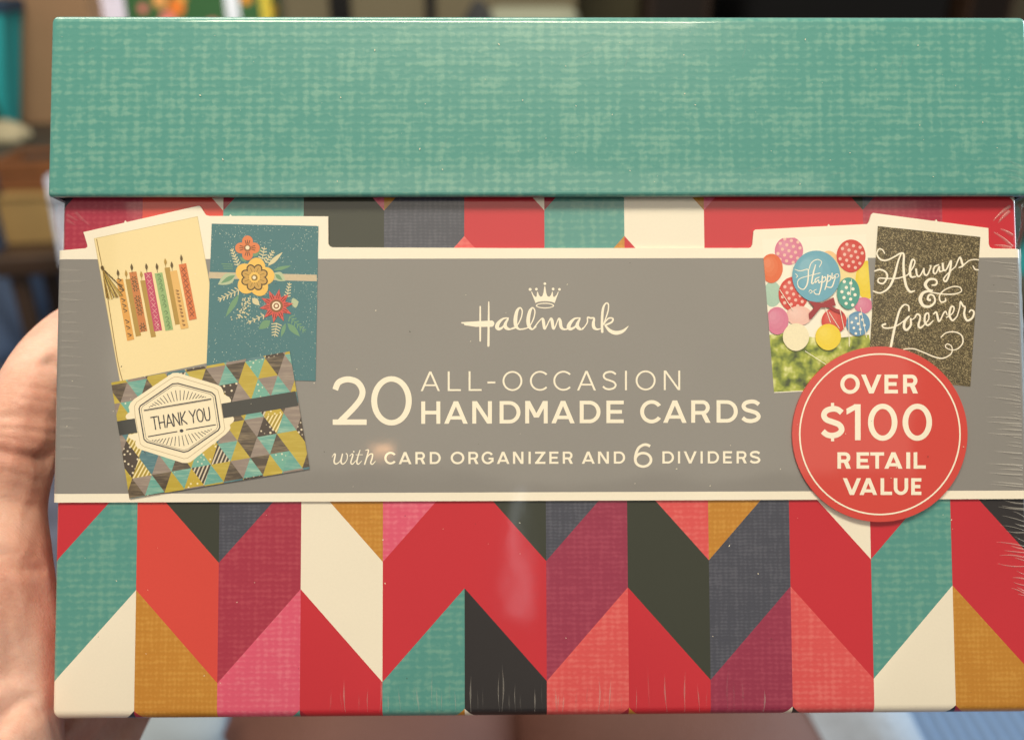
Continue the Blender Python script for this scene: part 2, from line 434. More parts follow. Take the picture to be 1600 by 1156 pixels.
# ---- die-cut paper sleeve round the base
SW = .55
cut_out = [(1587.5, 389.0), (1550, 388.2), (1546.5, 386), (1544.8, 381), (1544.5, 356.6), (1465, 346.2), (1463, 343.0), (1461, 345.7), (1368, 333.4), (1364, 333.0), (1361.4, 335), (1357.6, 347), (1355, 350.2), (1297, 353.1), (1295, 350.2), (1293, 353.3), (1180, 359.0), (1177.6, 361), (1175.6, 382), (1173.6, 386), (1170, 387.6),
           (800, 387.8), (520, 386.6), (515.5, 385), (513.0, 381), (512.8, 338.2), (362, 337.7), (360, 334.8), (358, 337.7), (327, 337.6), (321.5, 336), (314, 324), (311.6, 321.8), (308.5, 322.0), (198, 347.3), (195.4, 344.4), (194, 348.2), (130.3, 362.8), (136.4, 382.5), (136.4, 386), (133.5, 388), (95.5, 390.6)]
OUT = [PX(x, y, SW) for x, y in cut_out]
sx0, sx1 = BL - SW - .35, BRR + SW
RS = RC + SW; spath, scuts, sal = wrap(sx0, sx1, SW, DEPTH - SW, RS)
vL, vR = PX(92, 391, SW)[1], PX(1588, 389, SW)[1]; bL, bR = PX(90, 785.0, SW)[1], PX(1596, 779.2, SW)[1]
OUT[0] = (sx1 - RS, vR); OUT[-1] = (sx0 + RS, vL)
bline = lambda s: bL + (bR - bL) * (s - sx0) / (sx1 - sx0)
full = OUT + [(sx0 + RS, bline(sx0 + RS)), (sx1 - RS, bline(sx1 - RS))]
gt = lambda s: PX(92, 405.3, SW)[1] + (PX(1590, 402.6, SW)[1] - PX(92, 405.3, SW)[1]) * (s - sx0) / (sx1 - sx0)
gb = lambda s: PX(88, 771.3, SW)[1] + (PX(1596, 766.0, SW)[1] - PX(88, 771.3, SW)[1]) * (s - sx0) / (sx1 - sx0)
vs, fs = union([full]); V = [(x, y, SW) for x, y in vs]; Fc = []; I = []
for f in fs: Fc.append(f if area([vs[i] for i in f]) > 0 else f[::-1]); I.append(0)
n = len(full); o = len(V); V += [(x, y, SW) for x, y in full] + [(x, y, .03) for x, y in full]
for i in range(n):
    if i in (n - 3, n - 1): continue
    j = (i + 1) % n; Fc.append([o + i, o + j, o + n + j, o + n + i][::1]); I.append(0)
ss0, ss1 = sx0 + RS - sal - (SW - RS - DEPTH), sx1 - RS + sal + (SW - RS - DEPTH)
side = []
for a, b, vt in ((ss0, sx0 + RS, vL), (sx1 - RS, ss1, vR)):
    e = sx0 + RS if a == ss0 else sx1 - RS
    side += [([(a, bline(e)), (b, bline(e)), (b, gb(e)), (a, gb(e))], 0), ([(a, gb(e)), (b, gb(e)), (b, gt(e)), (a, gt(e))], 1), ([(a, gt(e)), (b, gt(e)), (b, vt), (a, vt)], 0)]
v2, f2, i2 = sheet(side, spath, scuts); o = len(V); V += v2; Fc += [[k + o for k in f] for f in f2]; I += i2
sleeve = tag(mesh_obj('paper_sleeve', V, Fc, [WHITE, GREY], I, box, False, .001), 'die-cut paper sleeve with white edge and grey panel', None)
for p in sleeve.data.polygons: p.use_smooth = False
a = Art(SW + .01)
a.add([[(sx0 + RS, gb(sx0 + RS)), (sx1 - RS, gb(sx1 - RS)), (sx1 - RS, gt(sx1 - RS)), (sx0 + RS, gt(sx0 + RS))]], GREY, px=False)
a.build('grey_panel', sleeve)

# ---- lettering
PRINT = ink('print_cream', 'f7efdc', rough=.45)
TW = SW + .05
def letter(name, polys, mat=PRINT, w=TW, parent=sleeve):
    return Art(w).add(polys, mat).build(name, parent)
sl1 = -.004
letter('lettering', word([('2', 519.8, 572.9), ('0', 580, 643.4)], 588.6, 663.7, 9.3))
letter('lettering', word([('A', 657.3, 687.4), ('L', 699.6, 720.2), ('L', 732.2, 752.6), ('O', 785.2, 816.2), ('C', 828, 855.2), ('C', 864.6, 891.8), ('A', 901.6, 931.2), ('S', 941, 963.8), ('I', 976.5, 979.6), ('O', 993.2, 1024.4), ('N', 1037.2, 1062.8)], 580.4, 610.9, 3.0, sl1, 657) + [rect(761.6, 596.1, 774.2, 599.0)])
letter('lettering', word([('H', 658.2, 688), ('A', 694, 730.8), ('N', 737.9, 768.6), ('D', 780.6, 813.2), ('M', 820.6, 855.8), ('A', 861.5, 898), ('D', 905.8, 938.3), ('E', 947.5, 974.6), ('C', 1000.2, 1033), ('A', 1036.1, 1072.9), ('R', 1080, 1110.2), ('D', 1119.6, 1152.8), ('S', 1158.8, 1187.8)], 627, 662, 6.2, sl1, 657))
letter('lettering', word([('C', 600.5, 618.7), ('A', 622.9, 643), ('R', 649, 664.6), ('D', 671.5, 688.7), ('O', 704.2, 725.6), ('R', 731.8, 747.7), ('G', 752.4, 771.3), ('A', 776.2, 796.1), ('N', 801.5, 817.9), ('I', 825.8, 829.3), ('Z', 836, 852.2), ('E', 858.3, 872.6), ('R', 879.3, 895.2), ('A', 909, 929.3), ('N', 934.4, 951.4), ('D', 959.1, 976.8),
                         ('D', 1035, 1053.1), ('I', 1059.3, 1062.7), ('V', 1068.2, 1088.6), ('I', 1094.6, 1098), ('D', 1105.9, 1123.5), ('E', 1129.7, 1143.8), ('R', 1150.9, 1167), ('S', 1171.7, 1187.7)], 706, 725, 3.5, sl1 * .6, 600))
letter('lettering', word([('6', 990.5, 1019.3)], 692.8, 730.6, 4.3))
WI = [[(84, 728, 4), (98, 708, 7), (106, 712, 10), (98, 760, 11), (112, 776, 9), (140, 755, 6), (156, 708, 9)], [(156, 708, 9), (146, 762, 11), (162, 776, 9), (186, 750, 6), (190, 715, 8), (182, 704, 8)],
      [(206, 722, 4), (222, 706, 7), (228, 716, 10), (214, 765, 10), (226, 777, 8), (250, 752, 4)], [(234, 690, 11), (235, 691, 11)],
      [(278, 680, 6), (262, 730, 10), (256, 765, 10), (266, 778, 8), (290, 755, 4)], [(250, 712, 5), (296, 712, 5)],
      [(316, 682, 4), (336, 680, 8), (326, 725, 10), (310, 778, 10)], [(316, 752, 4), (342, 712, 7), (364, 708, 9), (362, 735, 10), (352, 768, 10), (364, 778, 8), (386, 756, 4)]]
pl_ = []
for s in WI: pl_ += stroke(s, 6)
letter('lettering', xf(pl_, 4.4444, 500, 550))
# script logo
LG = [[(331, 278, 11), (331, 400, 13), (331, 530, 12)], [(394, 244, 9), (393, 400, 15), (391, 565, 17)],
      [(538, 362, 8), (500, 367, 14), (464, 400, 26), (455, 430, 29), (472, 442, 22), (500, 425, 14), (534, 374, 12)], [(536, 366, 10), (515, 408, 24), (522, 434, 26), (550, 444, 14), (580, 430, 8)],
      [(545, 444, 12), (590, 432, 9), (628, 370, 9), (640, 312, 10), (624, 287, 11), (602, 310, 22), (590, 370, 28), (594, 420, 25), (620, 444, 14), (662, 438, 8)],
      [(640, 444, 12), (688, 428, 9), (722, 370, 9), (733, 312, 10), (717, 287, 11), (697, 310, 22), (684, 370, 28), (689, 420, 25), (712, 444, 14), (742, 425, 8)],
      [(722, 440, 9), (760, 390, 9), (784, 366, 10), (794, 378, 22), (803, 436, 20), (816, 428, 10), (846, 368, 10), (858, 378, 22), (868, 436, 20), (882, 428, 10), (906, 368, 10), (918, 380, 22), (926, 428, 23), (950, 445, 14), (988, 438, 8)],
      [(1065, 362, 8), (1025, 367, 14), (992, 400, 26), (981, 430, 29), (998, 442, 22), (1030, 425, 14), (1062, 374, 12)], [(1064, 366, 10), (1045, 408, 24), (1052, 434, 26), (1076, 444, 14), (1100, 425, 8)],
      [(1085, 444, 8), (1118, 395, 9), (1120, 358, 11), (1142, 362, 13), (1168, 364, 13), (1163, 400, 22), (1168, 432, 24), (1190, 445, 14), (1215, 440, 8)],
      [(1228, 463, 18), (1226, 400, 18), (1232, 305, 18), (1250, 258, 11), (1272, 258, 10), (1272, 305, 10), (1252, 370, 9), (1238, 405, 8)],
      [(1238, 410, 8), (1272, 366, 11), (1306, 366, 12), (1298, 392, 14), (1252, 414, 13)], [(1250, 416, 13), (1285, 455, 24), (1330, 471, 29), (1380, 458, 22), (1420, 422, 4)]]
pl_ = [[(190, 393), (230, 390), (420, 380), (432, 390), (436, 402), (430, 418), (418, 427), (300, 427), (215, 415), (212, 404), (194, 402)]]
for s in LG: pl_ += stroke(s, 7)
letter('logo', xf(pl_, 4.7059, 680, 420))
CRW = [[(705, 170), (711, 167), (723, 192), (738, 208), (745, 205), (750, 168), (754, 168), (764, 195), (776, 207), (788, 200), (796, 175), (803, 128), (809, 128), (816, 175), (824, 200), (838, 207), (850, 195), (860, 168), (864, 168), (868, 205), (876, 208), (892, 192), (903, 167), (909, 170), (890, 220), (879, 252), (860, 244), (830, 239), (807, 238), (784, 239), (755, 244), (737, 252), (725, 220)]]
CRW += [ell(*q, 20) for q in ((698, 152, 11, 11), (744, 150, 10, 10), (806, 110, 10, 10), (867, 149, 10, 10), (914, 152, 10, 10))] + arc(807, 271, 67, 21, 0, 360, 9, 44, 8)
letter('crown', xf(CRW, 4.7059, 680, 420))

# ---- pictures of greeting cards printed on the sleeve
CW = SW + .03
def J(pts, s, ox, oy): return [(ox + x / s, oy + y / s) for x, y in pts]
GOLD = ink('gold_ink', 'b08d3e'); DGOLD = ink('dark_gold_ink', '5d4a26'); CARDC = ink('card_cream', 'f0dda9')
EDGE = ink('card_edge_line', 'cfbd8c')
# candles
a = Art(CW); q1 = [(147, 373), (308.6, 338.6), (349, 562), (187.5, 596)]
a.add([q1], CARDC); a.add(line(147.2, 373, 187.6, 596, .8), EDGE); a.add(line(308.6, 338.6, 349, 562, .7), EDGE, step=False); a.add(line(147, 373, 308.6, 338.6, .8), EDGE, step=False)
a.add(stroke([(151, 374, 1.1), (166, 452, 1.2), (183, 559, 1.3), (191.5, 595, 1.2)], 6), ink('cord_ink', '8a6a35'))
YOR = ink('candle_amber', 'dda04a'); ORB = ink('candle_rust', 'c77a3e'); MAG = ink('candle_magenta', 'bf4568'); GRN = ink('candle_green', '93b377'); PALE = ink('candle_pale', 'e3b569'); ORG = ink('candle_orange', 'd6753f')
z = lambda p: J(p, 6.084, 140, 370)
cand = [(GOLD, [(340, 405), (395, 400), (490, 940), (440, 950)]), (GOLD, [(482, 418), (530, 412), (632, 950), (585, 958)]), (GOLD, [(712, 297), (762, 290), (860, 830), (815, 838)]),
        (YOR, [(255, 405), (318, 400), (425, 975), (358, 990)]), (ORB, [(375, 340), (445, 330), (550, 895), (478, 908)]), (MAG, [(518, 345), (590, 335), (690, 888), (615, 900)]),
        (GRN, [(618, 350), (692, 340), (795, 882), (722, 893)]), (PALE, [(765, 330), (830, 318), (942, 865), (868, 880)]), (ORG, [(848, 265), (918, 252), (1020, 780), (948, 795)])]
for m, p in cand: a.add([z(p)], m)
def lerp(p, q, t): return (p[0] + (q[0] - p[0]) * t, p[1] + (q[1] - p[1]) * t)
DECO = {3: (DGOLD, [.0, .09, .17, .33, .42, .5, .68, .78, .9], 'zig'), 4: (DGOLD, [.12, .2, .28, .44, .52, .6, .68, .9, .95], 'flower'), 5: (ink('pale_pink', 'e29aa0'), [.06, .16, .26, .36, .46, .56, .66, .76, .86, .95], 'cross'),
        6: (ink('moss_ink', '5b7a4a'), [.06, .14, .22, .3, .42, .5, .58, .7, .8, .88, .95], 'curl'), 7: (ink('brown_ink', '8a5f33'), [.34, .4, .46, .52, .6, .66, .72, .78, .86, .93], 'bar'), 8: (ink('rust_ink', '7e3f24'), [.1, .2, .3, .4, .5, .6, .7, .8, .9], 'cross')}
for k, (m, ts, kind) in DECO.items():
    c = [(x, y) for x, y in cand[k][1]]; ps = []
    for t in ts:
        l, r = lerp(c[0], c[3], t), lerp(c[1], c[2], t); mx, my = (l[0] + r[0]) / 2, (l[1] + r[1]) / 2
        if kind == 'cross': ps += line(mx - 20, my - 22, mx + 20, my + 22, 6) + line(mx + 20, my - 22, mx - 20, my + 22, 6)
        elif kind == 'zig': ps += line(mx - 20, my - 8, mx + 20, my + 12, 9) + line(mx + 18, my + 12, mx - 10, my + 26, 6)
        elif kind == 'bar': ps += line(mx - 14, my - 3, mx + 14, my + 3, 9) + line(mx - 8, my + 12, mx + 12, my + 8, 5)
        elif kind == 'flower':
            for e in range(6): ps.append(ell(mx + 20 * math.cos(e * 1.047), my + 20 * math.sin(e * 1.047), 11, 5, 8, e * 1.047))
        else: ps += stroke([(mx - 18, my - 10, 5), (mx, my - 20, 6), (mx + 14, my, 7), (mx - 4, my + 12, 5)], 4)
    a.add([z(p) for p in ps], m)
fl = [(272, 345), (349, 350), (402, 290), (493, 360), (542, 287), (642, 285), (722, 240), (783, 270), (874, 205)]
for k, (x, y) in enumerate(fl):
    a.add([z([(x - 4, y - 36), (x + 9, y - 14), (x + 13, y + 4), (x + 6, y + 26), (x - 2, y + 30), (x - 13, y + 8), (x - 12, y - 10)])] + [z(p) for p in line(x, y + 28, x + 5, y + 54, 4)], GOLD if k in (1, 3, 6) else DGOLD, step=(k == 0))
ps = []
for k in range(22):
    t = k / 21; ex, ey = 165 + 150 * t + random.uniform(-8, 8), 592 - 38 * t * t + random.uniform(-16, 6)
    ps.append(stroke([(124, 300, 5), (124 + (ex - 124) * .5 + random.uniform(-6, 6), 300 + (ey - 300) * .5, 5), (ex, ey, 6)], 4))
for k, p in enumerate(ps): a.add([z(q) for q in p], (DGOLD, GOLD, ink('straw_ink', 'c9b25c'))[k % 3])
a.add([z(p) for p in line(124, 300, 330, 505, 9)] + [z(ell(124, 296, 15, 20, 14))], DGOLD)
a.build('card_picture', sleeve)
# floral teal card
def speckle(name, base, fleck, scale, thr, rough=.5):
    t = NT(name).set(rough, COAT, .08, .4); v = t.mapped((1000, 1000, 1000))
    vo = t.n('TexVoronoi'); vo.inputs['Scale'].default_value = scale; t.l(v, vo.inputs['Vector'])
    dens = t.noise(v, .12, 3); g = t.math('MULTIPLY', t.smooth(vo.outputs['Distance'], .34, .16), t.smooth(t.math('ADD', t.noise(v, 1.9, 2), t.math('MULTIPLY', dens, .6)), thr, thr + .12))
    fine = t.noise(v, 3.2, 3); b = t.mix(t.math('MULTIPLY', fine, .5), lin(base), tuple(c * 1.35 for c in lin(base)[:3]) + (1,))
    t.l(t.mix(g, b, lin(fleck)), t.b.inputs['Base Color']); MATS[name] = t.m; return t.m
TCARD = speckle('glitter_teal', '3b7078', 'c9d8c4', 2.6, .83)
a = Art(CW + .10); q2 = [(330.8, 349.6), (497.6, 353.2), (493.2, 595.2), (322.0, 591)]
z = lambda p: J(p, 4.447, 320, 340)
a.add([q2], TCARD)
SILV = ink('silver_ink', 'c6b69a', vary=.2); a.add([z([(30, 378), (778, 398), (778, 443), (27, 422)])], SILV)
LEAF1 = ink('leaf_cream', 'd9cfa6'); LEAF2 = ink('leaf_green', '6d9a76'); LEAF3 = ink('leaf_pale', 'b5c3a0'); INKB = ink('ink_brown', '4b3a22')
def leaf(x0, y0, x1, y1, w): return stroke([(x0, y0, 2), ((x0 * 2 + x1) / 3, (y0 * 2 + y1) / 3, w), ((x0 + 2 * x1) / 3, (y0 + 2 * y1) / 3, w * .8), (x1, y1, 1)], 4)
def sprig(x0, y0, x1, y1, w, n=6):
    p = line(x0, y0, x1, y1, 4); dx, dy = x1 - x0, y1 - y0; d = math.hypot(dx, dy); nx, ny = -dy / d, dx / d
    for i in range(n):
        t = i / n; cx, cy = x0 + dx * t, y0 + dy * t; k = w * (1 - t * .55)
        for s in (-1, 1): p += stroke([(cx, cy, 7), (cx + nx * s * k + dx * .1, cy + ny * s * k + dy * .1, 7)], smooth=False)
    return p
zz = lambda ps: [z(p) for p in ps]
a.add(zz(leaf(330, 270, 395, 215, 34) + leaf(480, 365, 600, 335, 24) + leaf(238, 535, 145, 690, 36) + leaf(455, 715, 375, 775, 52) + leaf(560, 735, 530, 830, 26) + leaf(575, 735, 660, 825, 40) + sprig(590, 690, 700, 795, 26, 6) + leaf(245, 275, 290, 310, 22) + line(115, 322, 195, 325, 5) + line(125, 338, 195, 340, 5) + line(130, 354, 195, 354, 5)), LEAF2)
a.add(zz(sprig(230, 330, 185, 215, 20, 6) + sprig(400, 285, 415, 200, 28, 4) + sprig(425, 310, 480, 230, 20, 5) + leaf(440, 335, 540, 242, 30) + sprig(235, 505, 90, 575, 26, 6) + sprig(572, 550, 590, 450, 20, 5) + sprig(410, 680, 290, 735, 20, 4) + sprig(500, 735, 485, 830, 34, 5) + leaf(330, 560, 380, 610, 40)), LEAF1)
a.add(zz(leaf(215, 395, 92, 465, 74) + leaf(480, 385, 560, 440, 62) + leaf(600, 600, 652, 585, 66)), LEAF3)
a.add(zz(leaf(210, 402, 112, 456, 30) + leaf(490, 395, 540, 435, 26)), LEAF2)
ps = []
for k in range(70):
    t = random.random(); x = 300 - 60 * t + random.gauss(0, 16 + 14 * t); y = 560 + 140 * t + random.gauss(0, 8); ps.append(ell(x, y, 5, 5, 6))
a.add(zz(ps), LEAF1)
OFL = ink('flower_orange', 'dd7f4c'); YFL = ink('flower_yellow', 'eec25f'); RFL = ink('flower_red', 'd5564c'); PEARL = ink('pearl_ink', 'f4e3c4'); OLV = ink('olive_ring', '8a6f2c')
fc = (297, 212); a.add(zz([ell(fc[0] + 45 * math.cos(t), fc[1] + 45 * math.sin(t), 41, 38, 26, t) for t in (0, math.pi / 2, math.pi, 1.5 * math.pi)]), OFL)
ps = []
for k in range(4):
    for d in (-.3, 0, .3):
        t = k * math.pi / 2 + d; ps += line(fc[0] + 28 * math.cos(t), fc[1] + 28 * math.sin(t), fc[0] + 56 * math.cos(t), fc[1] + 56 * math.sin(t), 5)
a.add(zz(ps), INKB); a.add(zz([ell(*fc, 25, 24)]), ink('rust_brown', '8d5a34')); a.add(zz([ell(fc[0], fc[1] - 2, 14, 14)]), PEARL)
fc = (346, 416); a.add(zz([ell(fc[0], fc[1], 90, 90)] + [ell(fc[0] + 72 * math.cos(t), fc[1] + 70 * math.sin(t), 68, 62, 30, t) for t in [R(-80 + 72 * k) for k in range(5)]]), YFL)
a.add(zz([ell(fc[0] + 62 * math.cos(t), fc[1] + 60 * math.sin(t), 36, 31, 20, t) for t in [R(22 + 45 * k) for k in range(8)]]), INKB)
a.add(zz([ell(fc[0] + 61 * math.cos(t), fc[1] + 59 * math.sin(t), 28, 23, 18, t) for t in [R(22 + 45 * k) for k in range(8)]]), ink('petal_sand', 'c9a052'))
a.add(zz([p for k in range(8) for p in line(fc[0] + 40 * math.cos(R(22 + 45 * k)), fc[1] + 40 * math.sin(R(22 + 45 * k)), fc[0] + 74 * math.cos(R(22 + 45 * k)), fc[1] + 72 * math.sin(R(22 + 45 * k)), 4)]), OLV)
a.add(zz([ell(*fc, 38, 37)]), YFL); a.add(zz([ell(fc[0], fc[1] + 2, 22, 22)]), OLV); a.add(zz([ell(fc[0] - 2, fc[1] + 1, 12, 12)]), PEARL)
fc = (498, 614); st = []
for k in range(20): t = R(-8 + 18 * k); r = (118, 66)[k % 2]; st.append((fc[0] + r * math.cos(t), fc[1] + r * math.sin(t)))
a.add(zz([[fc, st[i], st[(i + 1) % 20]] for i in range(20)]), RFL)
a.add(zz([p for k in range(10) for d in (-.13, .13) for p in line(fc[0] + 52 * math.cos(R(-8 + 36 * k) + d), fc[1] + 52 * math.sin(R(-8 + 36 * k) + d), fc[0] + 86 * math.cos(R(-8 + 36 * k) + d * .7), fc[1] + 86 * math.sin(R(-8 + 36 * k) + d * .7), 5)]), ink('ink_maroon', '6e2420'))
a.add(zz([ell(*fc, 46, 44)]), ink('rust_brown', '8d5a34')); a.add(zz([ell(*fc, 30, 30)]), PEARL); a.add(zz([ell(*fc, 20, 20)]), ink('rust_brown', '8d5a34')); a.add(zz([ell(fc[0], fc[1], 11, 11)]), PEARL)
a.build('card_picture', sleeve)
# thank-you card with triangles
def stripes(name, base, mark, rot, period, duty=.5):
    t = NT(name).set(.5, COAT, .08, .3); v = t.mapped((1000, 1000, 1000), rot=(0, 0, R(rot))); sx = t.n('SeparateXYZ'); t.l(v, sx.inputs[0])
    w = t.math('SINE', t.math('MULTIPLY', sx.outputs[0], 2 * math.pi / period)); t.l(t.mix(t.smooth(w, duty - .35, duty + .35), lin(base), lin(mark)), t.b.inputs['Base Color']); MATS[name] = t.m; return t.m
def dots(name, base, mark, scale, r):
    t = NT(name).set(.5, COAT, .08, .3); v = t.mapped((1000, 1000, 1000), rot=(0, 0, R(38))); vo = t.n('TexVoronoi'); vo.inputs['Scale'].default_value = scale; vo.inputs['Randomness'].default_value = .25
    t.l(v, vo.inputs['Vector']); t.l(t.mix(t.smooth(vo.outputs['Distance'], r + .06, r - .06), lin(base), lin(mark)), t.b.inputs['Base Color']); MATS[name] = t.m; return t.m
def brushed(name, base, light, rot=25):
    t = NT(name).set(.5, COAT, .08, .3); n = t.noise(t.mapped((150, 1300, 500), rot=(0, 0, R(rot))), 1, 4, .7); t.l(t.mix(t.smooth(n, .4, .75), lin(base), lin(light)), t.b.inputs['Base Color']); MATS[name] = t.m; return t.m
TY = brushed('tri_mustard', 'b9a336', 'c9b650', 10); TT = brushed('tri_teal', '62a39a', '9cc4b2', 30); TG = brushed('tri_grey', '8d7f78', 'a4968a', 70); TB = brushed('tri_brown', '4c4034', '8a7a62', 20); TN = brushed('tri_blue', '447380', '6f979a', 60)
TD = dots('tri_dot_dark', '43362d', 'e8dcc0', .95, .3); TYD = dots('tri_dot_mustard', 'c2a93a', 'f0e6bc', .95, .26); TTD = dots('tri_dot_teal', '6fae9f', 'e6e4c8', .95, .25)
TYS = stripes('tri_stripe_mustard', 'efe0a8', 'a8902c', 28, .82, -.2); TDS = stripes('tri_stripe_dark', 'd8ccb4', '3c342e', 22, .85, -.3)
a = Art(CW + .30); q3 = [(173.8, 597.6), (452.6, 548.8), (483.8, 732.2), (202.2, 778.9)]
def c3(x, y):   # card millimetre-like frame: x along the top edge, y down
    t, s = x / 283, y / 184; return (q3[0][0] + (q3[1][0] - q3[0][0]) * t + (q3[3][0] - q3[0][0]) * s, q3[0][1] + (q3[1][1] - q3[0][1]) * t + (q3[3][1] - q3[0][1]) * s)
a.add([q3], TG)
base, hh = 31.2, 29.9; seqs = [[TY, TB, TG, TT, TB, TY, TYD, TDS, TT, TY, TB, TG, TT, TB, TY, TTD], [TT, TG, TY, TTD, TN, TYS, TD, TG, TY, TT, TG, TN, TYS, TD, TG, TY, TTD, TG],
       [TG, TN, TYS, TD, TT, TG, TB, TY, TT, TDS, TYD, TG, TB, TY, TT, TDS, TYD, TB], [TT, TG, TD, TYS, TN, TG, TY, TB, TG, TD, TYS, TN, TG, TY, TB, TG, TD, TYS],
       [TY, TD, TYS, TN, TG, TT, TB, TY, TTD, TYD, TDS, TT, TY, TB, TG, TT, TB, TY], [TT, TY, TB, TG, TT, TB, TY, TT, TYD, TDS, TT, TY, TB, TG, TT, TB, TY, TTD], [TG, TN, TYS, TD, TG, TY, TTD, TG, TB, TY, TG, TN, TYS, TD, TG, TY, TTD, TG]]
pal = {}
for row in range(-1, 7):
    y0, y1 = 4 + (row) * hh, 4 + (row + 1) * hh; off = (-22 if row % 2 == 0 else -22 - base / 2)
    for k in range(22):
        xl = off + k * base / 2
        t = [(xl, y1), (xl + base, y1), (xl + base / 2, y0)] if k % 2 == 0 else [(xl, y0), (xl + base, y0), (xl + base / 2, y1)]
        t = clip_to([c3(x, y) for x, y in t], q3)
        if len(t) > 2: pal.setdefault(seqs[row % 7][(k * (1 if row % 2 else 1) + (row < 0) * 3) % len(seqs[row % 7])], []).append(t)
a.layer += 1
for m, ts in pal.items(): a.add(ts, m, step=False)
z = lambda p: J(p, 4.815, 165, 545)
LABEL = ink('label_cream', 'f5e9cb'); INKN = ink('ink_navy', '2d2a33'); TAN = ink('ink_tan', 'a08a64'); RIB = ink('ribbon_ink', '393a38')
ears = [[(895, 345), (930, 362), (944, 385), (940, 408), (860, 420), (840, 340)], [(880, 508), (960, 510), (968, 528), (962, 548), (935, 570), (940, 595), (925, 620), (840, 640)], [(160, 528), (150, 512), (156, 495), (186, 470), (172, 440), (190, 400), (260, 420), (250, 530)], [(215, 690), (180, 672), (168, 648), (250, 630), (300, 700)]]
a.add([z(p) for p in ears], LABEL)
a.add([z([(86, 545), (1428, 318), (1452, 428), (105, 652)])], RIB)
main = [(505, 182), (545, 180), (835, 268), (868, 285), (884, 312), (893, 352), (868, 395), (888, 525), (930, 560), (928, 615), (905, 640), (640, 850), (612, 858), (575, 856), (265, 757), (238, 742), (222, 712), (242, 640), (220, 520), (180, 470), (175, 435), (188, 405), (215, 378)]
hexo = [(505, 182), (545, 180), (835, 268), (868, 285), (884, 312), (905, 640 - 40), (905, 640), (640, 850), (612, 858), (575, 856), (265, 757), (238, 742), (225, 715), (178, 440), (190, 403), (215, 378)]
a.add([z(main)], LABEL)
def loop(pts, w): return [q for i in range(len(pts)) for q in stroke([(*pts[i], w), (*pts[(i + 1) % len(pts)], w)], smooth=False)]
inner = [(520, 210), (550, 212), (815, 292), (845, 310), (862, 380), (898, 600), (885, 625), (620, 820), (590, 825), (290, 735), (262, 715), (250, 650), (222, 500), (218, 430), (235, 400), (490, 225)]
a.add([z(p) for p in loop(inner, 3)], TAN)
hexa = [(505, 263), (545, 260), (798, 328), (824, 352), (860, 588), (848, 612), (622, 768), (588, 776), (312, 700), (290, 680), (252, 450), (262, 428)]
a.add([z(p) for p in loop(hexa, 9)], INKN)
cxh, cyh = 556, 518; a.add([z(p) for p in loop([(cxh + (x - cxh) * .945, cyh + (y - cyh) * .945) for x, y in hexa], 3)], INKN)
ps = line(288, 462, 795, 376, 8) + line(290, 470, 795, 384, 2) + line(320, 660, 540, 621, 8) + line(605, 608, 830, 570, 8) + [ell(572, 616, 15, 13, 8)]
for k in range(19):   # rays
    t = -1 + 2 * k / 18; ang = t * 1.12 - .17; bx, by = 542 + t * 205, 412 - t * 36; L = 92 * (1 - abs(t) ** 1.4) + 12; s = 22 * (1 - abs(t) * .5)
    ps += line(bx - s * .1, by - s, bx + math.sin(ang) * L * .9, by - s * .6 - math.cos(ang) * L * .85, 5)
    bx, by = 575 + t * 215, 642 - t * 40; ps += line(bx, by + s * .4, bx + math.sin(t * 1.1 + .17) * L * .9, by + math.cos(t * 1.1 + .17) * L * .85, 5)
a.add([z(p) for p in ps], INKN)
# hand-drawn capitals
HW = {'T': [[(0, 0), (1, 0)], [(.5, 0), (.5, 1)]], 'H': [[(0, 0), (.04, 1)], [(1, 0), (.96, 1)], [(0, .55), (1, .55)]], 'A': [[(.5, 0), (0, 1)], [(.5, 0), (1, 1)], [(.15, .68), (.85, .68)]],
      'N': [[(0, 1), (0, 0), (1, 1), (1, 0)]], 'K': [[(0, 0), (0, 1)], [(.95, 0), (.05, .55), (1, 1)]], 'Y': [[(0, 0), (.5, .5), (1, 0)], [(.5, .5), (.45, 1)]],
      'O': [[(.5, 0), (.9, .2), (1, .55), (.8, .92), (.5, 1), (.15, .9), (0, .5), (.12, .15), (.5, 0)]], 'U': [[(0, 0), (.02, .7), (.25, .98), (.5, 1), (.78, .97), (.96, .7), (1, 0)]]}
ps = []
for ch, xa, xb in (('T', 340, 386), ('H', 396, 436), ('A', 448, 496), ('N', 504, 546), ('K', 562, 600), ('Y', 628, 674), ('O', 682, 726), ('U', 738, 776)):
    yt = 512 - (xa - 340) * .17
    for q in HW[ch]:
        g = [(xa + x * (xb - xa) + y * 14, yt + y * 92 + (x - .5) * -8, 9) for x, y in q]
        if ch in 'OU': ps += stroke(g, 5)
        else:
            for e in range(len(g) - 1): ps += stroke(g[e:e + 2], smooth=False)
a.add([z(p) for p in ps], INKN)
a.build('card_picture', sleeve)
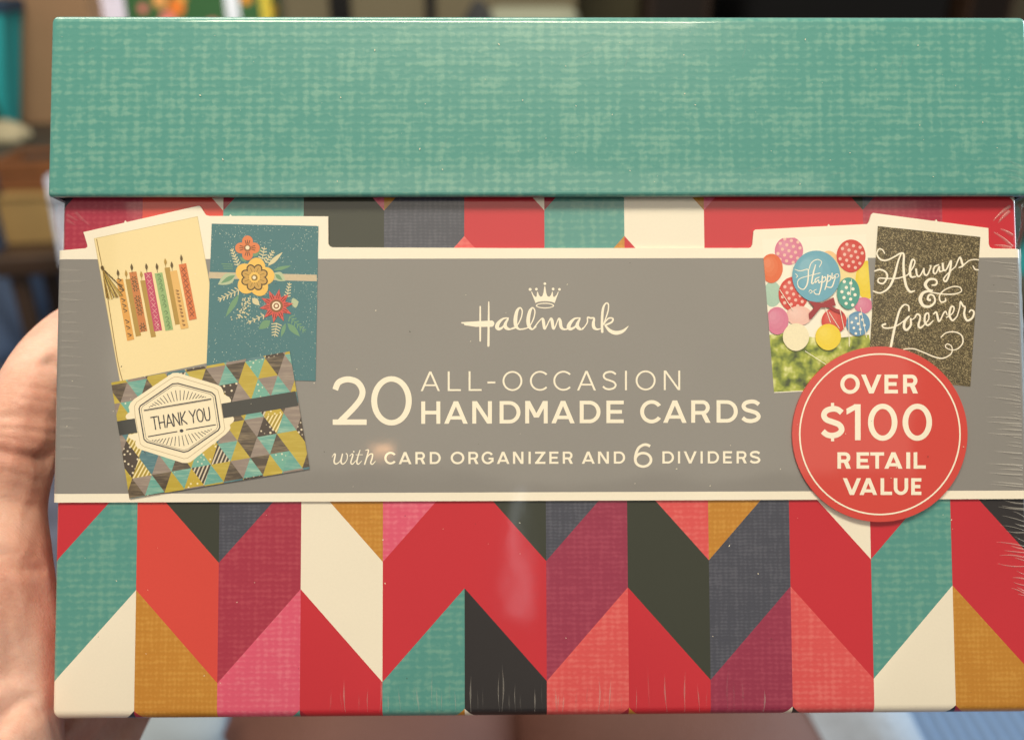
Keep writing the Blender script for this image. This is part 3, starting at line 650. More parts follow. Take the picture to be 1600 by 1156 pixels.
# balloon card
a = Art(CW); z = lambda p: J(p, 4.28, 1180, 350)
q4 = [(1190.6, 374), (1353, 366), (1362.6, 490), (1356.6, 580), (1353, 606.5), (1209.4, 613.8)]
t = NT('bokeh_leaves').set(.5, COAT, .08, .3); v = t.mapped((1000, 1000, 1000)); n = t.noise(v, .36, 2, .5); t.l(t.ramp(n, [(.3, '3d4a22'), (.42, '73842c'), (.55, 'aab444'), (.72, 'eaeaa8')]), t.b.inputs['Base Color']); BOK = t.m
BAL = ink('balloon_cream', 'f5f0e0'); a.add([q4], BAL)
a.add([z([(85, 742), (200, 730), (470, 770), (760, 740), (835, 1100), (125, 1128)])], BOK, clipq=q4); a.add(line(1209.4, 613.2, 1260, 610.6, 1.4), BAL, clipq=q4)
bc = lambda n, h: ink('balloon_' + n, h, vary=.1)
RDB, PKB, PPB, TLB, BLB, YLB, ORB2, PCB, DTB = bc('red', 'cf4038'), bc('pink', 'd5799a'), bc('pale', 'ecc0b4'), bc('teal', '4b9c90'), bc('blue', '6aa8c0'), bc('yellow', 'ecd032'), bc('orange', 'dd6a3c'), bc('peach', 'f0c692'), bc('sky', '5f92ba')
def tint(h, k): return ''.join('%02x' % int(c + (255 - c) * k) for c in (int(h[i:i + 2], 16) for i in (0, 2, 4)))
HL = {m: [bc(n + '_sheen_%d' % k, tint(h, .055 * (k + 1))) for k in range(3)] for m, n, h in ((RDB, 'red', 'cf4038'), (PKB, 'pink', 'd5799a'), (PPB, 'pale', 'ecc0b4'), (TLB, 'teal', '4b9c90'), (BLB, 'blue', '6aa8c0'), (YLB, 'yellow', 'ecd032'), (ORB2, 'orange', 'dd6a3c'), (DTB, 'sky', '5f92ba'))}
def bal(cx, cy, rx, ry, m, knot=True):
    p = [(cx + rx * math.cos(t) * (1 - .1 * max(0, math.sin(t)) ** 2), cy + ry * math.sin(t)) for t in [2 * math.pi * k / 40 for k in range(40)]]; a.add([z(p)], m, clipq=q4)
    if m in HL:
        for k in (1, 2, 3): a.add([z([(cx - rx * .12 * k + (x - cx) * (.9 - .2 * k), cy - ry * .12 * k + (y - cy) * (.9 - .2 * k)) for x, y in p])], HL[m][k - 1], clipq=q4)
def bdots(cx, cy, rx, ry, s=42, r=11, m=None):
    ps = []
    for i in range(-4, 5):
        for j in range(-4, 5):
            x, y = (i + (j % 2) * .5) * s * 1.1, j * s * .85; x, y = x * .95 - y * .22, y * .95 + x * .22
            if (x / (rx - 12)) ** 2 + (y / (ry - 12)) ** 2 < 1: ps.append(z(ell(cx + x, cy + y, r, r, 10)))
    a.add(ps, m or PPB, clipq=q4)
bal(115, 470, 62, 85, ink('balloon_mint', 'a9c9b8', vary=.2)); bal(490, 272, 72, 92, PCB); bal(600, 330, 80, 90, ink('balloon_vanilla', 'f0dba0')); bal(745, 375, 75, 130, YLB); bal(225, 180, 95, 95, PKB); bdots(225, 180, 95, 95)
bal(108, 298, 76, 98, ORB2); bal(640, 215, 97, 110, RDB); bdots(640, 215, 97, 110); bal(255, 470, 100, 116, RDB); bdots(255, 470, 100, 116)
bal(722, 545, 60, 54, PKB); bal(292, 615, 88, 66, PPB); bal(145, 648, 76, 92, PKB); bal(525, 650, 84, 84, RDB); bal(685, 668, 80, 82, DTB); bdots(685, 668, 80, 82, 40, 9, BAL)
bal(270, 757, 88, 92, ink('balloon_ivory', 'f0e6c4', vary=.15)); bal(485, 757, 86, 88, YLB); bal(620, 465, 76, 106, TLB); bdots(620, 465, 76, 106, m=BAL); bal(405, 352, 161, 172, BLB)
a.add([z(p) for p in ([[(350, 515), (440, 530), (520, 492), (535, 545), (470, 560), (390, 560)], [(400, 548), (440, 555), (375, 632), (358, 640), (355, 600)], [(470, 552), (500, 545), (585, 595), (580, 610), (520, 585)]])], ink('bow_red', '9c2a34'), clipq=q4)
ps = []
for x0, y0, x1, y1 in ((465, 560, 500, 660), (490, 590, 560, 700), (640, 370, 632, 480), (560, 560, 590, 700), (160, 440, 250, 580), (700, 560, 740, 760), (330, 850, 470, 940), (620, 600, 625, 820), (690, 600, 700, 740)): ps += line(x0, y0, x1, y1, 4)
a.add([z(p) for p in ps], BAL, clipq=q4)
HP = [[(262, 306, 4), (300, 316, 6), (345, 305, 6), (352, 330, 8), (345, 400, 9), (320, 438, 7), (288, 425, 6), (280, 390, 5), (300, 365, 5), (370, 345, 5), (430, 330, 5)], [(355, 310, 5), (372, 262, 6), (410, 240, 6), (440, 255, 5), (425, 290, 5)], [(400, 275, 6), (385, 330, 10), (374, 398, 9), (392, 392, 5)],
      [(424, 358, 6), (400, 370, 7), (398, 394, 7), (420, 375, 6), (422, 396, 7), (436, 386, 5)], [(446, 350, 8), (438, 420, 9), (424, 472, 7)], [(444, 368, 5), (464, 355, 7), (466, 378, 7), (442, 396, 5)], [(482, 342, 8), (474, 400, 9), (462, 440, 7)], [(480, 360, 5), (498, 348, 7), (500, 372, 7), (478, 390, 5)],
      [(510, 332, 7), (512, 368, 7), (532, 350, 6), (522, 390, 8), (505, 425, 8), (470, 420, 5)], [(424, 472, 6), (400, 470, 6), (388, 450, 5), (405, 440, 4)], [(355, 455, 4), (365, 443, 5), (378, 455, 5), (362, 465, 4)], [(520, 350, 4), (545, 335, 5), (555, 350, 4), (540, 362, 4)], [(265, 335, 4), (280, 350, 5), (270, 360, 4)]]
ps = []
for s in HP: ps += stroke(s, 5)
a.add([z(p) for p in ps], PRINT); a.build('card_picture', sleeve)
# glitter card
def glitter(name):
    t = NT(name).set(.45, .4, .1, .5); v = t.mapped((1000, 1000, 1000)); vo = t.n('TexVoronoi'); vo.inputs['Scale'].default_value = 5.6; t.l(v, vo.inputs['Vector'])
    sp = t.n('SeparateColor'); t.l(vo.outputs['Color'], sp.inputs[0]); n = t.noise(v, .8, 3)
    t.l(t.ramp(t.math('MULTIPLY_ADD', n, .35, t.math('MULTIPLY', sp.outputs[0], .8)), [(.15, '35301f'), (.5, '554a32'), (.78, '6f6345'), (.97, 'b3a47c')]), t.b.inputs['Base Color'])
    MATS[name] = t.m; return t.m
a = Art(CW + .06); q5 = [(1371.6, 353.4), (1531.8, 370.4), (1516.2, 604), (1356, 587)]; a.add([q5], glitter('gold_glitter'))
AF = [[(138, 240, 8), (122, 215, 9), (98, 213, 9), (86, 245, 10), (110, 280, 12), (150, 286, 11), (200, 264, 10), (243, 240, 11), (266, 248, 13), (264, 320, 16), (270, 400, 17), (285, 465, 17), (310, 496, 15), (338, 490, 9)],
      [(248, 244, 9), (226, 300, 12), (200, 400, 17), (165, 470, 14), (110, 504, 11), (62, 492, 9)], [(72, 358, 9), (108, 348, 11), (145, 365, 12), (155, 398, 13), (130, 440, 12), (96, 432, 10), (102, 406, 9), (160, 408, 9), (230, 405, 9), (292, 384, 8)],
      [(292, 384, 8), (330, 330, 9), (340, 292, 10), (322, 284, 13), (308, 340, 17), (313, 394, 15), (345, 395, 9)], [(348, 345, 12), (355, 386, 13), (374, 390, 10), (400, 342, 9)], [(400, 342, 12), (404, 378, 13), (424, 382, 10), (447, 328, 9), (440, 322, 7)],
      [(499, 316, 9), (472, 330, 11), (464, 364, 12), (480, 374, 10), (504, 326, 9), (505, 358, 12), (526, 358, 8)], [(526, 308, 14), (532, 350, 15), (552, 346, 10), (582, 288, 13), (572, 370, 14), (550, 425, 13), (532, 412, 10), (560, 375, 8), (612, 328, 8)],
      [(612, 328, 8), (640, 266, 11), (654, 298, 15), (660, 324, 13), (636, 334, 9)], [(660, 324, 9), (700, 290, 8), (735, 281, 8), (766, 283, 7)], [(730, 325, 8), (744, 347, 9), (764, 350, 8)],
      [(455, 452, 9), (478, 450, 13), (488, 430, 12), (470, 412, 14), (432, 416, 17), (410, 448, 22), (430, 480, 15), (458, 488, 10)], [(450, 490, 13), (398, 502, 19), (376, 545, 25), (396, 588, 20), (440, 594, 16), (474, 562, 14), (464, 522, 12), (436, 518, 13), (426, 545, 15), (440, 552, 18)],
      [(440, 498, 9), (520, 511, 9), (600, 512, 9), (650, 494, 8), (640, 466, 8), (590, 463, 8), (530, 490, 9), (504, 530, 10), (515, 564, 10), (544, 558, 11), (544, 540, 8)],
      [(300, 622, 11), (298, 592, 10), (270, 583, 11), (240, 616, 13), (220, 680, 15), (200, 760, 16), (178, 872, 17)], [(142, 712, 14), (122, 720, 11), (136, 738, 10), (190, 735, 9), (240, 710, 8), (285, 675, 8)],
      [(300, 662, 14), (274, 692, 17), (268, 735, 17), (287, 751, 15), (313, 718, 15), (312, 676, 11), (322, 682, 7), (345, 665, 8)], [(340, 668, 8), (356, 646, 12), (376, 664, 12), (364, 720, 15), (378, 737, 13), (402, 718, 8)],
      [(402, 716, 8), (432, 680, 9), (430, 640, 10), (410, 650, 13), (406, 695, 15), (427, 720, 13), (462, 690, 8)], [(465, 645, 9), (484, 634, 13), (498, 688, 15), (510, 686, 10), (532, 640, 10), (546, 628, 9), (556, 650, 8)],
      [(552, 668, 8), (592, 640, 9), (602, 602, 10), (582, 598, 13), (571, 650, 15), (592, 688, 13), (622, 660, 8)], [(622, 662, 8), (640, 600, 9), (645, 562, 10), (662, 590, 13), (676, 600, 11), (670, 648, 15), (690, 688, 15), (724, 670, 14), (735, 632, 12), (716, 618, 11), (704, 632, 9)],
      [(515, 800, 7), (550, 770, 8), (610, 765, 9), (654, 790, 9), (660, 838, 9), (625, 878, 8), (580, 884, 7), (545, 865, 7), (556, 845, 7), (586, 862, 7), (584, 908, 8), (530, 940, 9), (470, 931, 9), (400, 902, 8), (330, 877, 8), (265, 880, 7)]]
ps = []
for s in AF: ps += stroke(s, 6)
a.add(xf(ps, 4.281, 1350, 340), PRINT); a.build('card_picture', sleeve)

# ---- round red seal, part of the sleeve
SE = SW + .62; cx, cy, rr = 1374.8, 678.3, 137.0
pts = [PX(x, y, SE) for x, y in ell(cx, cy, rr, rr, 96)]; n = len(pts)
V = [(x, y, SE) for x, y in pts] + [(x, y, .05) for x, y in pts]
Fc = [list(range(n))[::-1]] + [[i, n + i, n + (i + 1) % n, (i + 1) % n] for i in range(n)]
seal = tag(mesh_obj('price_seal', V, Fc, [SEALRED], None, box, False, .001), 'round red seal with cream ring and lettering', None)
Art(SE + .03).add(arc(cx, cy, 126.4, 126.4, 0, 360, 2.4, 96), PRINT).build('ring', seal)
letter('lettering', word([('O', 1313, 1343.4), ('V', 1345.6, 1377.4), ('E', 1381.9, 1403), ('R', 1411, 1434.4)], 585.2, 614.6, 6.2), w=SE + .03, parent=seal)
letter('lettering', word([('$', 1283.9, 1317.8), ('1', 1322.4, 1344.7), ('0', 1356.2, 1402.2), ('0', 1410.2, 1456.3)], 631.5, 687.6, 8.8), w=SE + .03, parent=seal)
letter('lettering', word([('R', 1308.4, 1329.5), ('E', 1338.4, 1357.9), ('T', 1359.8, 1381.4), ('A', 1381.8, 1410.2), ('I', 1416, 1422.2), ('L', 1427.5, 1446.6)], 706.4, 732, 5.7), w=SE + .03, parent=seal)
letter('lettering', word([('V', 1317, 1345.3), ('A', 1343, 1370.6), ('L', 1375.8, 1393.9), ('U', 1396.4, 1419), ('E', 1423.7, 1439.6)], 746.8, 773, 5.7), w=SE + .03, parent=seal)

# ---- shrink film: slack side strips under the lid and little gathers along the edges
t = NT('clear_film'); tr = t.n('BsdfTransparent'); gl = t.n('BsdfGlossy'); gl.inputs['Roughness'].default_value = .12
v = t.mapped((1000, 1000, 1000)); fr = t.n('LayerWeight'); fr.inputs[0].default_value = .45; mx = t.n('MixShader')
t.l(t.math('MULTIPLY_ADD', fr.outputs['Facing'], .3, .07), mx.inputs[0]); bp = t.n('Bump'); bp.inputs['Strength'].default_value = .6; bp.inputs['Distance'].default_value = .0004; t.l(t.noise(t.mapped((260, 60, 300)), 1, 3), bp.inputs['Height']); t.l(bp.outputs[0], gl.inputs['Normal'])
t.l(tr.outputs[0], mx.inputs[1]); t.l(gl.outputs[0], mx.inputs[2]); t.l(mx.outputs[0], t.out.inputs['Surface']); FILM = t.m
def film_strip(side):
    x1, x0 = (lx0 + .2, BL - SW - .1) if side < 0 else (lx1 - .2, BRR + SW + .1)
    V, Fc = [], []; vt, vb = lb + .3, vL + .3
    rows = [(LW - .8, 0.0)] + [(LW - 6 - 10 * k, 1.0) for k in range(11)]
    for w, _ in rows:
        for k in range(9):
            t = k / 8; x = x1 + (x0 - x1) * (t ** .8) + side * .2 * math.sin(t * 9 + w); V.append((x, vt + (vb - vt) * t, min(w, SW + (LW - .8 - SW) * (1 - t)) + .1 * math.sin(5 * t)))
    for i in range(len(rows) - 1):
        for k in range(8): Fc.append([i * 9 + k, i * 9 + k + 1, (i + 1) * 9 + k + 1, (i + 1) * 9 + k])
    # front closing web between the lid corner and the base corner
    o = len(V); bx = BL + 1.0 if side < 0 else BRR - 1.0
    for k in range(9):
        t = k / 8; V.append((bx + side * .2, vt + (vb - vt) * t, .25))
    for k in range(8): Fc.append([k, k + 1, o + k + 1, o + k])
    return V, Fc
V, Fc = film_strip(-1); v2, f2 = film_strip(1); n = len(V)
film = tag(mesh_obj('shrink_film', V, Fc, FILM, None, box, True, .001), 'clear shrink film stretched slack below the lid overhang', None)
mesh_obj('shrink_film', v2, f2, FILM, None, box, True, .001)
V, Fc = [], []; nr = 60
for i in range(nr + 1):
    t = i / nr; vv_ = vR + .2 + (BB + 8 - vR) * t; k = 1 if vv_ > bR else .55; b = (1.0 + .28 * math.sin(i * 1.9) + .18 * math.sin(i * .63 + 1)) * (.5 + .5 * math.sin(math.pi * min(1, t * 1.06 + .05)) ** .4); x0 = (BRR + SW if vv_ > bR else BRR)
    V += [(x0 - .35, vv_, (SW if vv_ > bR else 0) - .08), (x0 + .25 * b, vv_, -.15), (x0 + .75 * b, vv_, -1.2), (x0 + .7 * b, vv_, -3.0), (x0 + .1, vv_, -7.0)]
for i in range(nr):
    for k in range(4): Fc.append([i * 5 + k, i * 5 + k + 1, i * 5 + k + 6, i * 5 + k + 5])
t = NT('film_edge').set(.12, .6, .1, .6); tr = t.n('BsdfTransparent'); tl_ = t.n('BsdfTranslucent'); mx = t.n('MixShader'); m2 = t.n('MixShader'); m2.inputs[0].default_value = .5; t.b.inputs['Base Color'].default_value = (.9, .93, .95, 1); tl_.inputs[0].default_value = (.9, .93, .95, 1)
t.l(t.b.outputs[0], m2.inputs[1]); t.l(tl_.outputs[0], m2.inputs[2]); mx.inputs[0].default_value = .6; t.l(tr.outputs[0], mx.inputs[1]); t.l(m2.outputs[0], mx.inputs[2]); t.l(mx.outputs[0], t.out.inputs['Surface'])
mesh_obj('shrink_film', V, Fc, t.m, None, box, True, .001)
def gather_mat(name, k0, k1, rough):
    t = NT(name).set(rough, .5, .1, .6); t.b.inputs['Base Color'].default_value = (.85, .82, .76, 1); tr = t.n('BsdfTransparent'); mx = t.n('MixShader'); fr = t.n('LayerWeight'); fr.inputs[0].default_value = .3
    t.l(t.math('MULTIPLY_ADD', fr.outputs['Facing'], k1, k0), mx.inputs[0]); t.l(tr.outputs[0], mx.inputs[1]); t.l(t.b.outputs[0], mx.inputs[2]); t.l(mx.outputs[0], t.out.inputs['Surface']); return t.m
GATH = gather_mat('film_gather', .13, .6, .16); GDIM = gather_mat('film_gather_dim', .04, .12, .25); gmat = [GDIM]  # glints are put into the pale tint; dim copy for gathers catching less light
def ridge(x0, y0, x1, y1, w, hgt, z0, bend=0.0, roll=False):
    """one pinched crease of film from its tail (x0, y0) to its head (x1, y1)"""
    n, m = 14, 7; V, Fc = [], []; a, b = PX(x0, y0, z0), PX(x1, y1, z0); dx, dy = b[0] - a[0], b[1] - a[1]; d = math.hypot(dx, dy); nx, ny = -dy / d, dx / d
    for i in range(n):
        t = i / (n - 1); e = math.sin(math.pi * min(t * .62 + .02, .98)) ** 1.4; ww = w * (.25 + .75 * e) * (1 if not roll else (.25 + .75 * math.sin(math.pi * min(1, t * 1.15)) ** 2)); cxx = a[0] + dx * t + nx * bend * math.sin(t * 3.3) * d; cyy = a[1] + dy * t + ny * bend * math.sin(t * 3.3) * d
        for j in range(m):
            s = -1 + 2 * j / (m - 1); py_ = cyy + ny * s * ww / 2; dz = RB - math.sqrt(max(0, RB * RB - max(0, vroll - py_) ** 2)) if roll else 0; V.append((cxx + nx * s * ww / 2, py_, z0 + .02 - dz + hgt * e * (1 - s * s) ** 1.2))
    for i in range(n - 1):
        for j in range(m - 1): Fc.append([i * m + j, i * m + j + 1, (i + 1) * m + j + 1, (i + 1) * m + j])
    o = mesh_obj('film_gather', V, Fc, gmat[0], None, film, True, .001); return o
rg = random.Random(9)
for y in (424, 441, 457, 468, 489, 505, 520, 533, 545, 557, 572, 589, 604, 621, 640, 655, 669, 681, 699, 716):
    L = rg.uniform(26, 44); ridge(93 + L, y + rg.uniform(-1.5, 1.5), 95, y + rg.uniform(-1.5, 1.5), rg.uniform(.5, .9), rg.uniform(.18, .3), SW + .02, rg.uniform(-.03, .03))
gmat[0] = GATH; y = 412.0
while y < 762:
    big = rg.random() < .42; L = rg.uniform(30, 56) if big else rg.uniform(8, 26); xr = 1589 + (y - 410) * .026
    ridge(xr - L, y - rg.uniform(1.5, 5), xr, y + rg.uniform(0, 2), rg.uniform(.3, .5) if big else rg.uniform(.16, .3), rg.uniform(.2, .34) if big else .14, SW + .02, rg.uniform(-.015, .015)); y += rg.uniform(3.5, 10)
y = 786.0
while y < 935:
    L = rg.uniform(10, 42) * (1 if y < 890 else .5); ridge(1598 - L, y - rg.uniform(2, 7), 1600, y + rg.uniform(-1, 3), rg.uniform(.18, .42), rg.uniform(.12, .26), .02, rg.uniform(-.05, .05)); y += rg.uniform(4, 11)
x = 516.0
while x < 1195:
    L = rg.uniform(6, 22) if rg.random() < .55 else rg.uniform(24, 52); gmat[0] = GATH if rg.random() < .62 else GDIM
    ridge(x + rg.uniform(-3, 3), 1090 - L, x + rg.uniform(-1, 3), 1112, rg.uniform(.2, .5), rg.uniform(.12, .24), .02, rg.uniform(-.035, .035), True); x += rg.uniform(5, 24) * (1 if x < 970 else 1.5)
gmat[0] = GATH
for x0, y0, x1, y1 in ((1552, 345, 1578, 322), (1560, 348, 1577, 330), (1553, 363, 1582, 386), (1563, 358, 1582, 368), (1554, 383, 1580, 388), (122, 345, 104, 336), (118, 352, 104, 344), (140, 352, 118, 332)):
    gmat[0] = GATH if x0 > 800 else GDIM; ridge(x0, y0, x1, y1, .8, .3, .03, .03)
for x0, y0, x1, y1 in ((1575, 252, 1596, 262), (1570, 266, 1596, 272), (1572, 276, 1597, 282), (1588, 215, 1598, 219), (92, 303, 78, 300)): ridge(x0, y0, x1, y1, .8, .35, LW, .03)
gmat[0] = GDIM
for x0, y0, x1, y1 in ((965, 52, 902, 92), (985, 68, 974, 112), (1166, 62, 1160, 92), (1412, 82, 1406, 108), (1533, 100, 1529, 118), (356, 82, 362, 96), (258, 88, 252, 74), (106, 268, 128, 264), (1296, 275, 1318, 270), (700, 215, 690, 232), (520, 120, 532, 128), (1240, 180, 1228, 196), (152, 72, 132, 84), (372, 100, 360, 108), (1190, 260, 1170, 268)): ridge(x0, y0, x1, y1, .32, .12, LW, .04)

rd_ = random.Random(77)
for m, k, wz in ((ink('dust_pale', 'efe6cf'), 55, LW), (ink('dust_pale', ''), 70, SE), (ink('dust_dark', '3a342c'), 26, SE)):
    a = Art(wz + .25)
    for _ in range(k):
        x = rd_.uniform(90, 1585); y = rd_.uniform(50, 295) if wz == LW else rd_.uniform(395, 1085); r = rd_.choice((.5, .6, .7, .9, 1.2)) * .8
        a.add([ell(x, y, r * rd_.uniform(.7, 2.0), r * .7, 8, rd_.uniform(0, 3))], m, step=False)
    o = a.build('dust', film); o['kind'] = 'stuff'
# ================================================================ THE HAND THAT HOLDS IT (with the lap below)
def P3(x, y, w): u, v = PX(x, y, w); return (u, v, w)
def spheres(chains, step=1.6, seg=12):
    V, Fc = [], []
    for ch in chains:
        pts = crom(ch, 10)
        for i in range(len(pts)):
            x, y, zc, r = pts[i]
            if i and math.dist(pts[i][:3], last) < step and i < len(pts) - 1: continue
            last = pts[i][:3]; o = len(V)
            V.append((x, y, zc + r)); rings = seg // 2
            for a in range(1, rings):
                ph = math.pi * a / rings
                for b in range(seg):
                    th = 2 * math.pi * b / seg; V.append((x + r * math.sin(ph) * math.cos(th), y + r * math.sin(ph) * math.sin(th), zc + r * math.cos(ph)))
            V.append((x, y, zc - r)); e = len(V) - 1
            for b in range(seg): Fc.append([o, o + 1 + b, o + 1 + (b + 1) % seg]); Fc.append([e, e - seg + (b + 1) % seg, e - seg + b])
            for a in range(rings - 2):
                for b in range(seg): i0 = o + 1 + a * seg; Fc.append([i0 + b, i0 + seg + b, i0 + seg + (b + 1) % seg, i0 + (b + 1) % seg])
    return V, Fc
def c(x, y, w, r): return (*P3(x, y, w), r)
WL = BL - .3      # wall the hand presses on
thumb = [c(-40, 1075, -6, 15), c(-18, 960, -8, 15.5), c(-8, 868, -11, 13.2), c(2, 790, -15, 11.0), c(22, 705, -15.5, 11.0), c(52, 620, -20, 10.2), c(82, 565, -29, 9.9), c(116, 527, -41, 9.4), c(140, 505, -52, 7.8)]
palm = [[c(-90, 1290, 8, 21), c(-60, 1180, -2, 20), c(-30, 1060, -14, 17)], [c(-12, 1300, 6, 17), c(14, 1180, -4, 12.5), c(28, 1080, -7, 10.6), c(26, 985, -8, 10.4), c(6, 905, -11, 11.6)],
        [(-134, -58, -18, 14), (-131, -50, -40, 12.5), (-129, -38, -56, 11)], [(-134, -72, -18, 14), (-131, -66, -44, 12.5), (-129, -58, -60, 11)], [(-140, -95, -5, 18), (-134, -84, -35, 13), (-130, -76, -60, 11)]]
fing = []
for v0, ln, r in ((-22, 1.0, 8.6), (-42, 1.08, 8.8), (-61, 1.0, 8.4), (-78, .82, 7.4)):
    b = WL - r
    fing.append([(b - 2, v0 - 8, -50, r + 1.6), (b - 1, v0, -68, r + .4), (b, v0 + 4, -68 - 22 * ln, r), (b + .6, v0 + 6, DEPTH - 4, r * .95), (b + 7 + r * .6, v0 + 7, DEPTH - r, r * .9), (WL + 16, v0 + 7, DEPTH - r * .84, r * .8)])
arm = [[c(-60, 1200, 2, 22), (-158, -125, 22, 26), (-178, -170, 62, 29), (-205, -225, 120, 34), (-232, -280, 190, 40)], [(-140, -108, 6, 20), (-152, -140, 28, 25)]]
V, Fc = spheres([thumb] + palm + fing + arm)
me = bpy.data.meshes.new('hand_raw'); me.from_pydata([tuple(k * .001 for k in q) for q in V], [], Fc)
ho = bpy.data.objects.new('hand_raw', me); COL.objects.link(ho)
md = ho.modifiers.new('r', 'REMESH'); md.mode = 'VOXEL'; md.voxel_size = .0008
ms = ho.modifiers.new('s', 'SMOOTH'); ms.factor = .5; ms.iterations = 26
dg = bpy.context.evaluated_depsgraph_get(); hm = bpy.data.meshes.new_from_object(ho.evaluated_get(dg)); bpy.data.objects.remove(ho)
nv_ = len(hm.vertices); P = np.empty(nv_ * 3); hm.vertices.foreach_get('co', P); P = P.reshape(-1, 3) * 1000
N = np.empty(nv_ * 3); hm.vertices.foreach_get('normal', N); N = N.reshape(-1, 3)
creases = [([(50, 722), (64, 752), (78, 790), (90, 830)], 2.2, 2.4, 1), ([(8, 602), (40, 606), (70, 618)], .28, .55, 1), ([(14, 622), (44, 628), (72, 640)], .25, .5, 1), ([(30, 540), (58, 548), (84, 556)], .25, .5, 1), ([(-4, 668), (30, 672), (60, 682)], .3, .55, 1), ([(-6, 684), (26, 690), (52, 700)], .25, .5, 1), ([(4, 735), (24, 745), (44, 764)], .35, .6, 1), ([(0, 780), (26, 796), (46, 822)], .3, .6, 1), ([(38, 800), (42, 840), (46, 872)], .25, .5, 1), ([(26, 790), (32, 835), (34, 862)], .2, .45, 1), ([(20, 920), (34, 960), (40, 1005)], .25, .6, 1), ([(-10, 940), (12, 975), (20, 1020)], .3, .7, 1), ([(-10, 1040), (14, 1062), (34, 1090)], .5, .9, 1), ([(38, 560), (62, 573), (90, 585)], 1.5, 1.3, 1), ([(0, 648), (40, 646), (70, 660), (92, 680)], .45, 1.2, 1), ([(-10, 652), (30, 655), (60, 660)], .3, .8, 1), ([(0, 706), (40, 718), (70, 740), (92, 770)], .75, 1.7, 1), ([(-20, 700), (20, 712), (44, 716)], .6, .9, 1), ([(-5, 858), (25, 868), (55, 895), (72, 912)], 1.0, 1.3, 1), ([(0, 878), (30, 885), (58, 898)], .4, .8, 1),
           ([(-20, 1104), (15, 1100), (40, 1093), (52, 1088)], 2.6, 1.5, 1), ([(42, 1078), (58, 1100), (62, 1130), (60, 1156)], 2.0, 1.5, 1), ([(0, 1108), (28, 1118), (50, 1140), (58, 1160)], 1.5, 1.1, 1)]
for pts, dep, sig, _ in creases:
    q = np.array([PX(x, y, -4) for x, y in crom(pts, 12)])
    d = np.min(np.hypot(P[:, None, 0] - q[None, :, 0], P[:, None, 1] - q[None, :, 1]), axis=1)
    dep = dep * .68
    k = dep * np.exp(-(d / sig) ** 2) * (N[:, 2] > 0) * np.clip(N[:, 2] * 3, 0, 1) * (P[:, 2] > -40)
    k2 = -.28 * dep * np.exp(-((d - sig * 2.3) / (sig * 1.2)) ** 2) * np.clip(N[:, 2] * 2, 0, 1) * (P[:, 2] > -40)
    P -= N * (k + k2)[:, None]
# nothing of the hand may sink into the box
ins = (P[:, 0] > WL) & (P[:, 2] > DEPTH - .2) & (P[:, 1] > BB - .2); P[ins, 0] = WL + .25
ins = (P[:, 0] > lx0 - .3) & (P[:, 2] > DEPTH - LW) & (P[:, 1] > lb); P[ins, 0] = lx0 - .3
hm.vertices.foreach_set('co', (P * .001).ravel()); hm.transform(BOX_M)
bm = bmesh.new(); bm.from_mesh(hm)
for f in bm.faces: f.smooth = True
bmesh.ops.recalc_face_normals(bm, faces=bm.faces); pm = bpy.data.meshes.new('person'); bm.to_mesh(pm); bm.free(); bpy.data.meshes.remove(hm)
t = NT('skin').set(.46, 0, .1, .4); v = t.mapped((1000, 1000, 1000)); b = t.b.inputs
n1 = t.noise(v, .045, 3); n2 = t.noise(v, .5, 4, .65); n3 = t.noise(v, .16, 3)
colr = t.ramp(t.math('MULTIPLY_ADD', n2, .25, t.math('MULTIPLY', n1, .8)), [(.28, 'c08270'), (.5, 'd8a592'), (.74, 'e6c0b0')]); t.l(colr, b['Base Color'])
b['Subsurface Weight'].default_value = .3; b['Subsurface Radius'].default_value = (.004, .0015, .0008); b['Subsurface Scale'].default_value = .6
wv = t.n('TexVoronoi', feature='DISTANCE_TO_EDGE'); wv.inputs['Scale'].default_value = 1.25; t.l(t.mapped((1000, 1000, 1000), rot=(.3, .2, .5)), wv.inputs['Vector'])
fl_ = t.noise(t.mapped((260, 1900, 1000), rot=(0, 0, R(-14))), 1, 3, .6)
hgt = t.math('ADD', t.math('MULTIPLY', t.smooth(wv.outputs['Distance'], 0, .2), .07), t.math('MULTIPLY', fl_, .8)); hgt = t.math('ADD', hgt, t.math('MULTIPLY', n3, .25)); t.bump(hgt, .45, .0004)
pm.materials.clear(); pm.materials.append(t.m); pm.polygons.foreach_set('material_index', [0] * len(pm.polygons))
person = bpy.data.objects.new('person', pm); COL.objects.link(person)
tag(person, 'bare hand gripping the side of the teal lidded box, brown trousers below it', 'person')
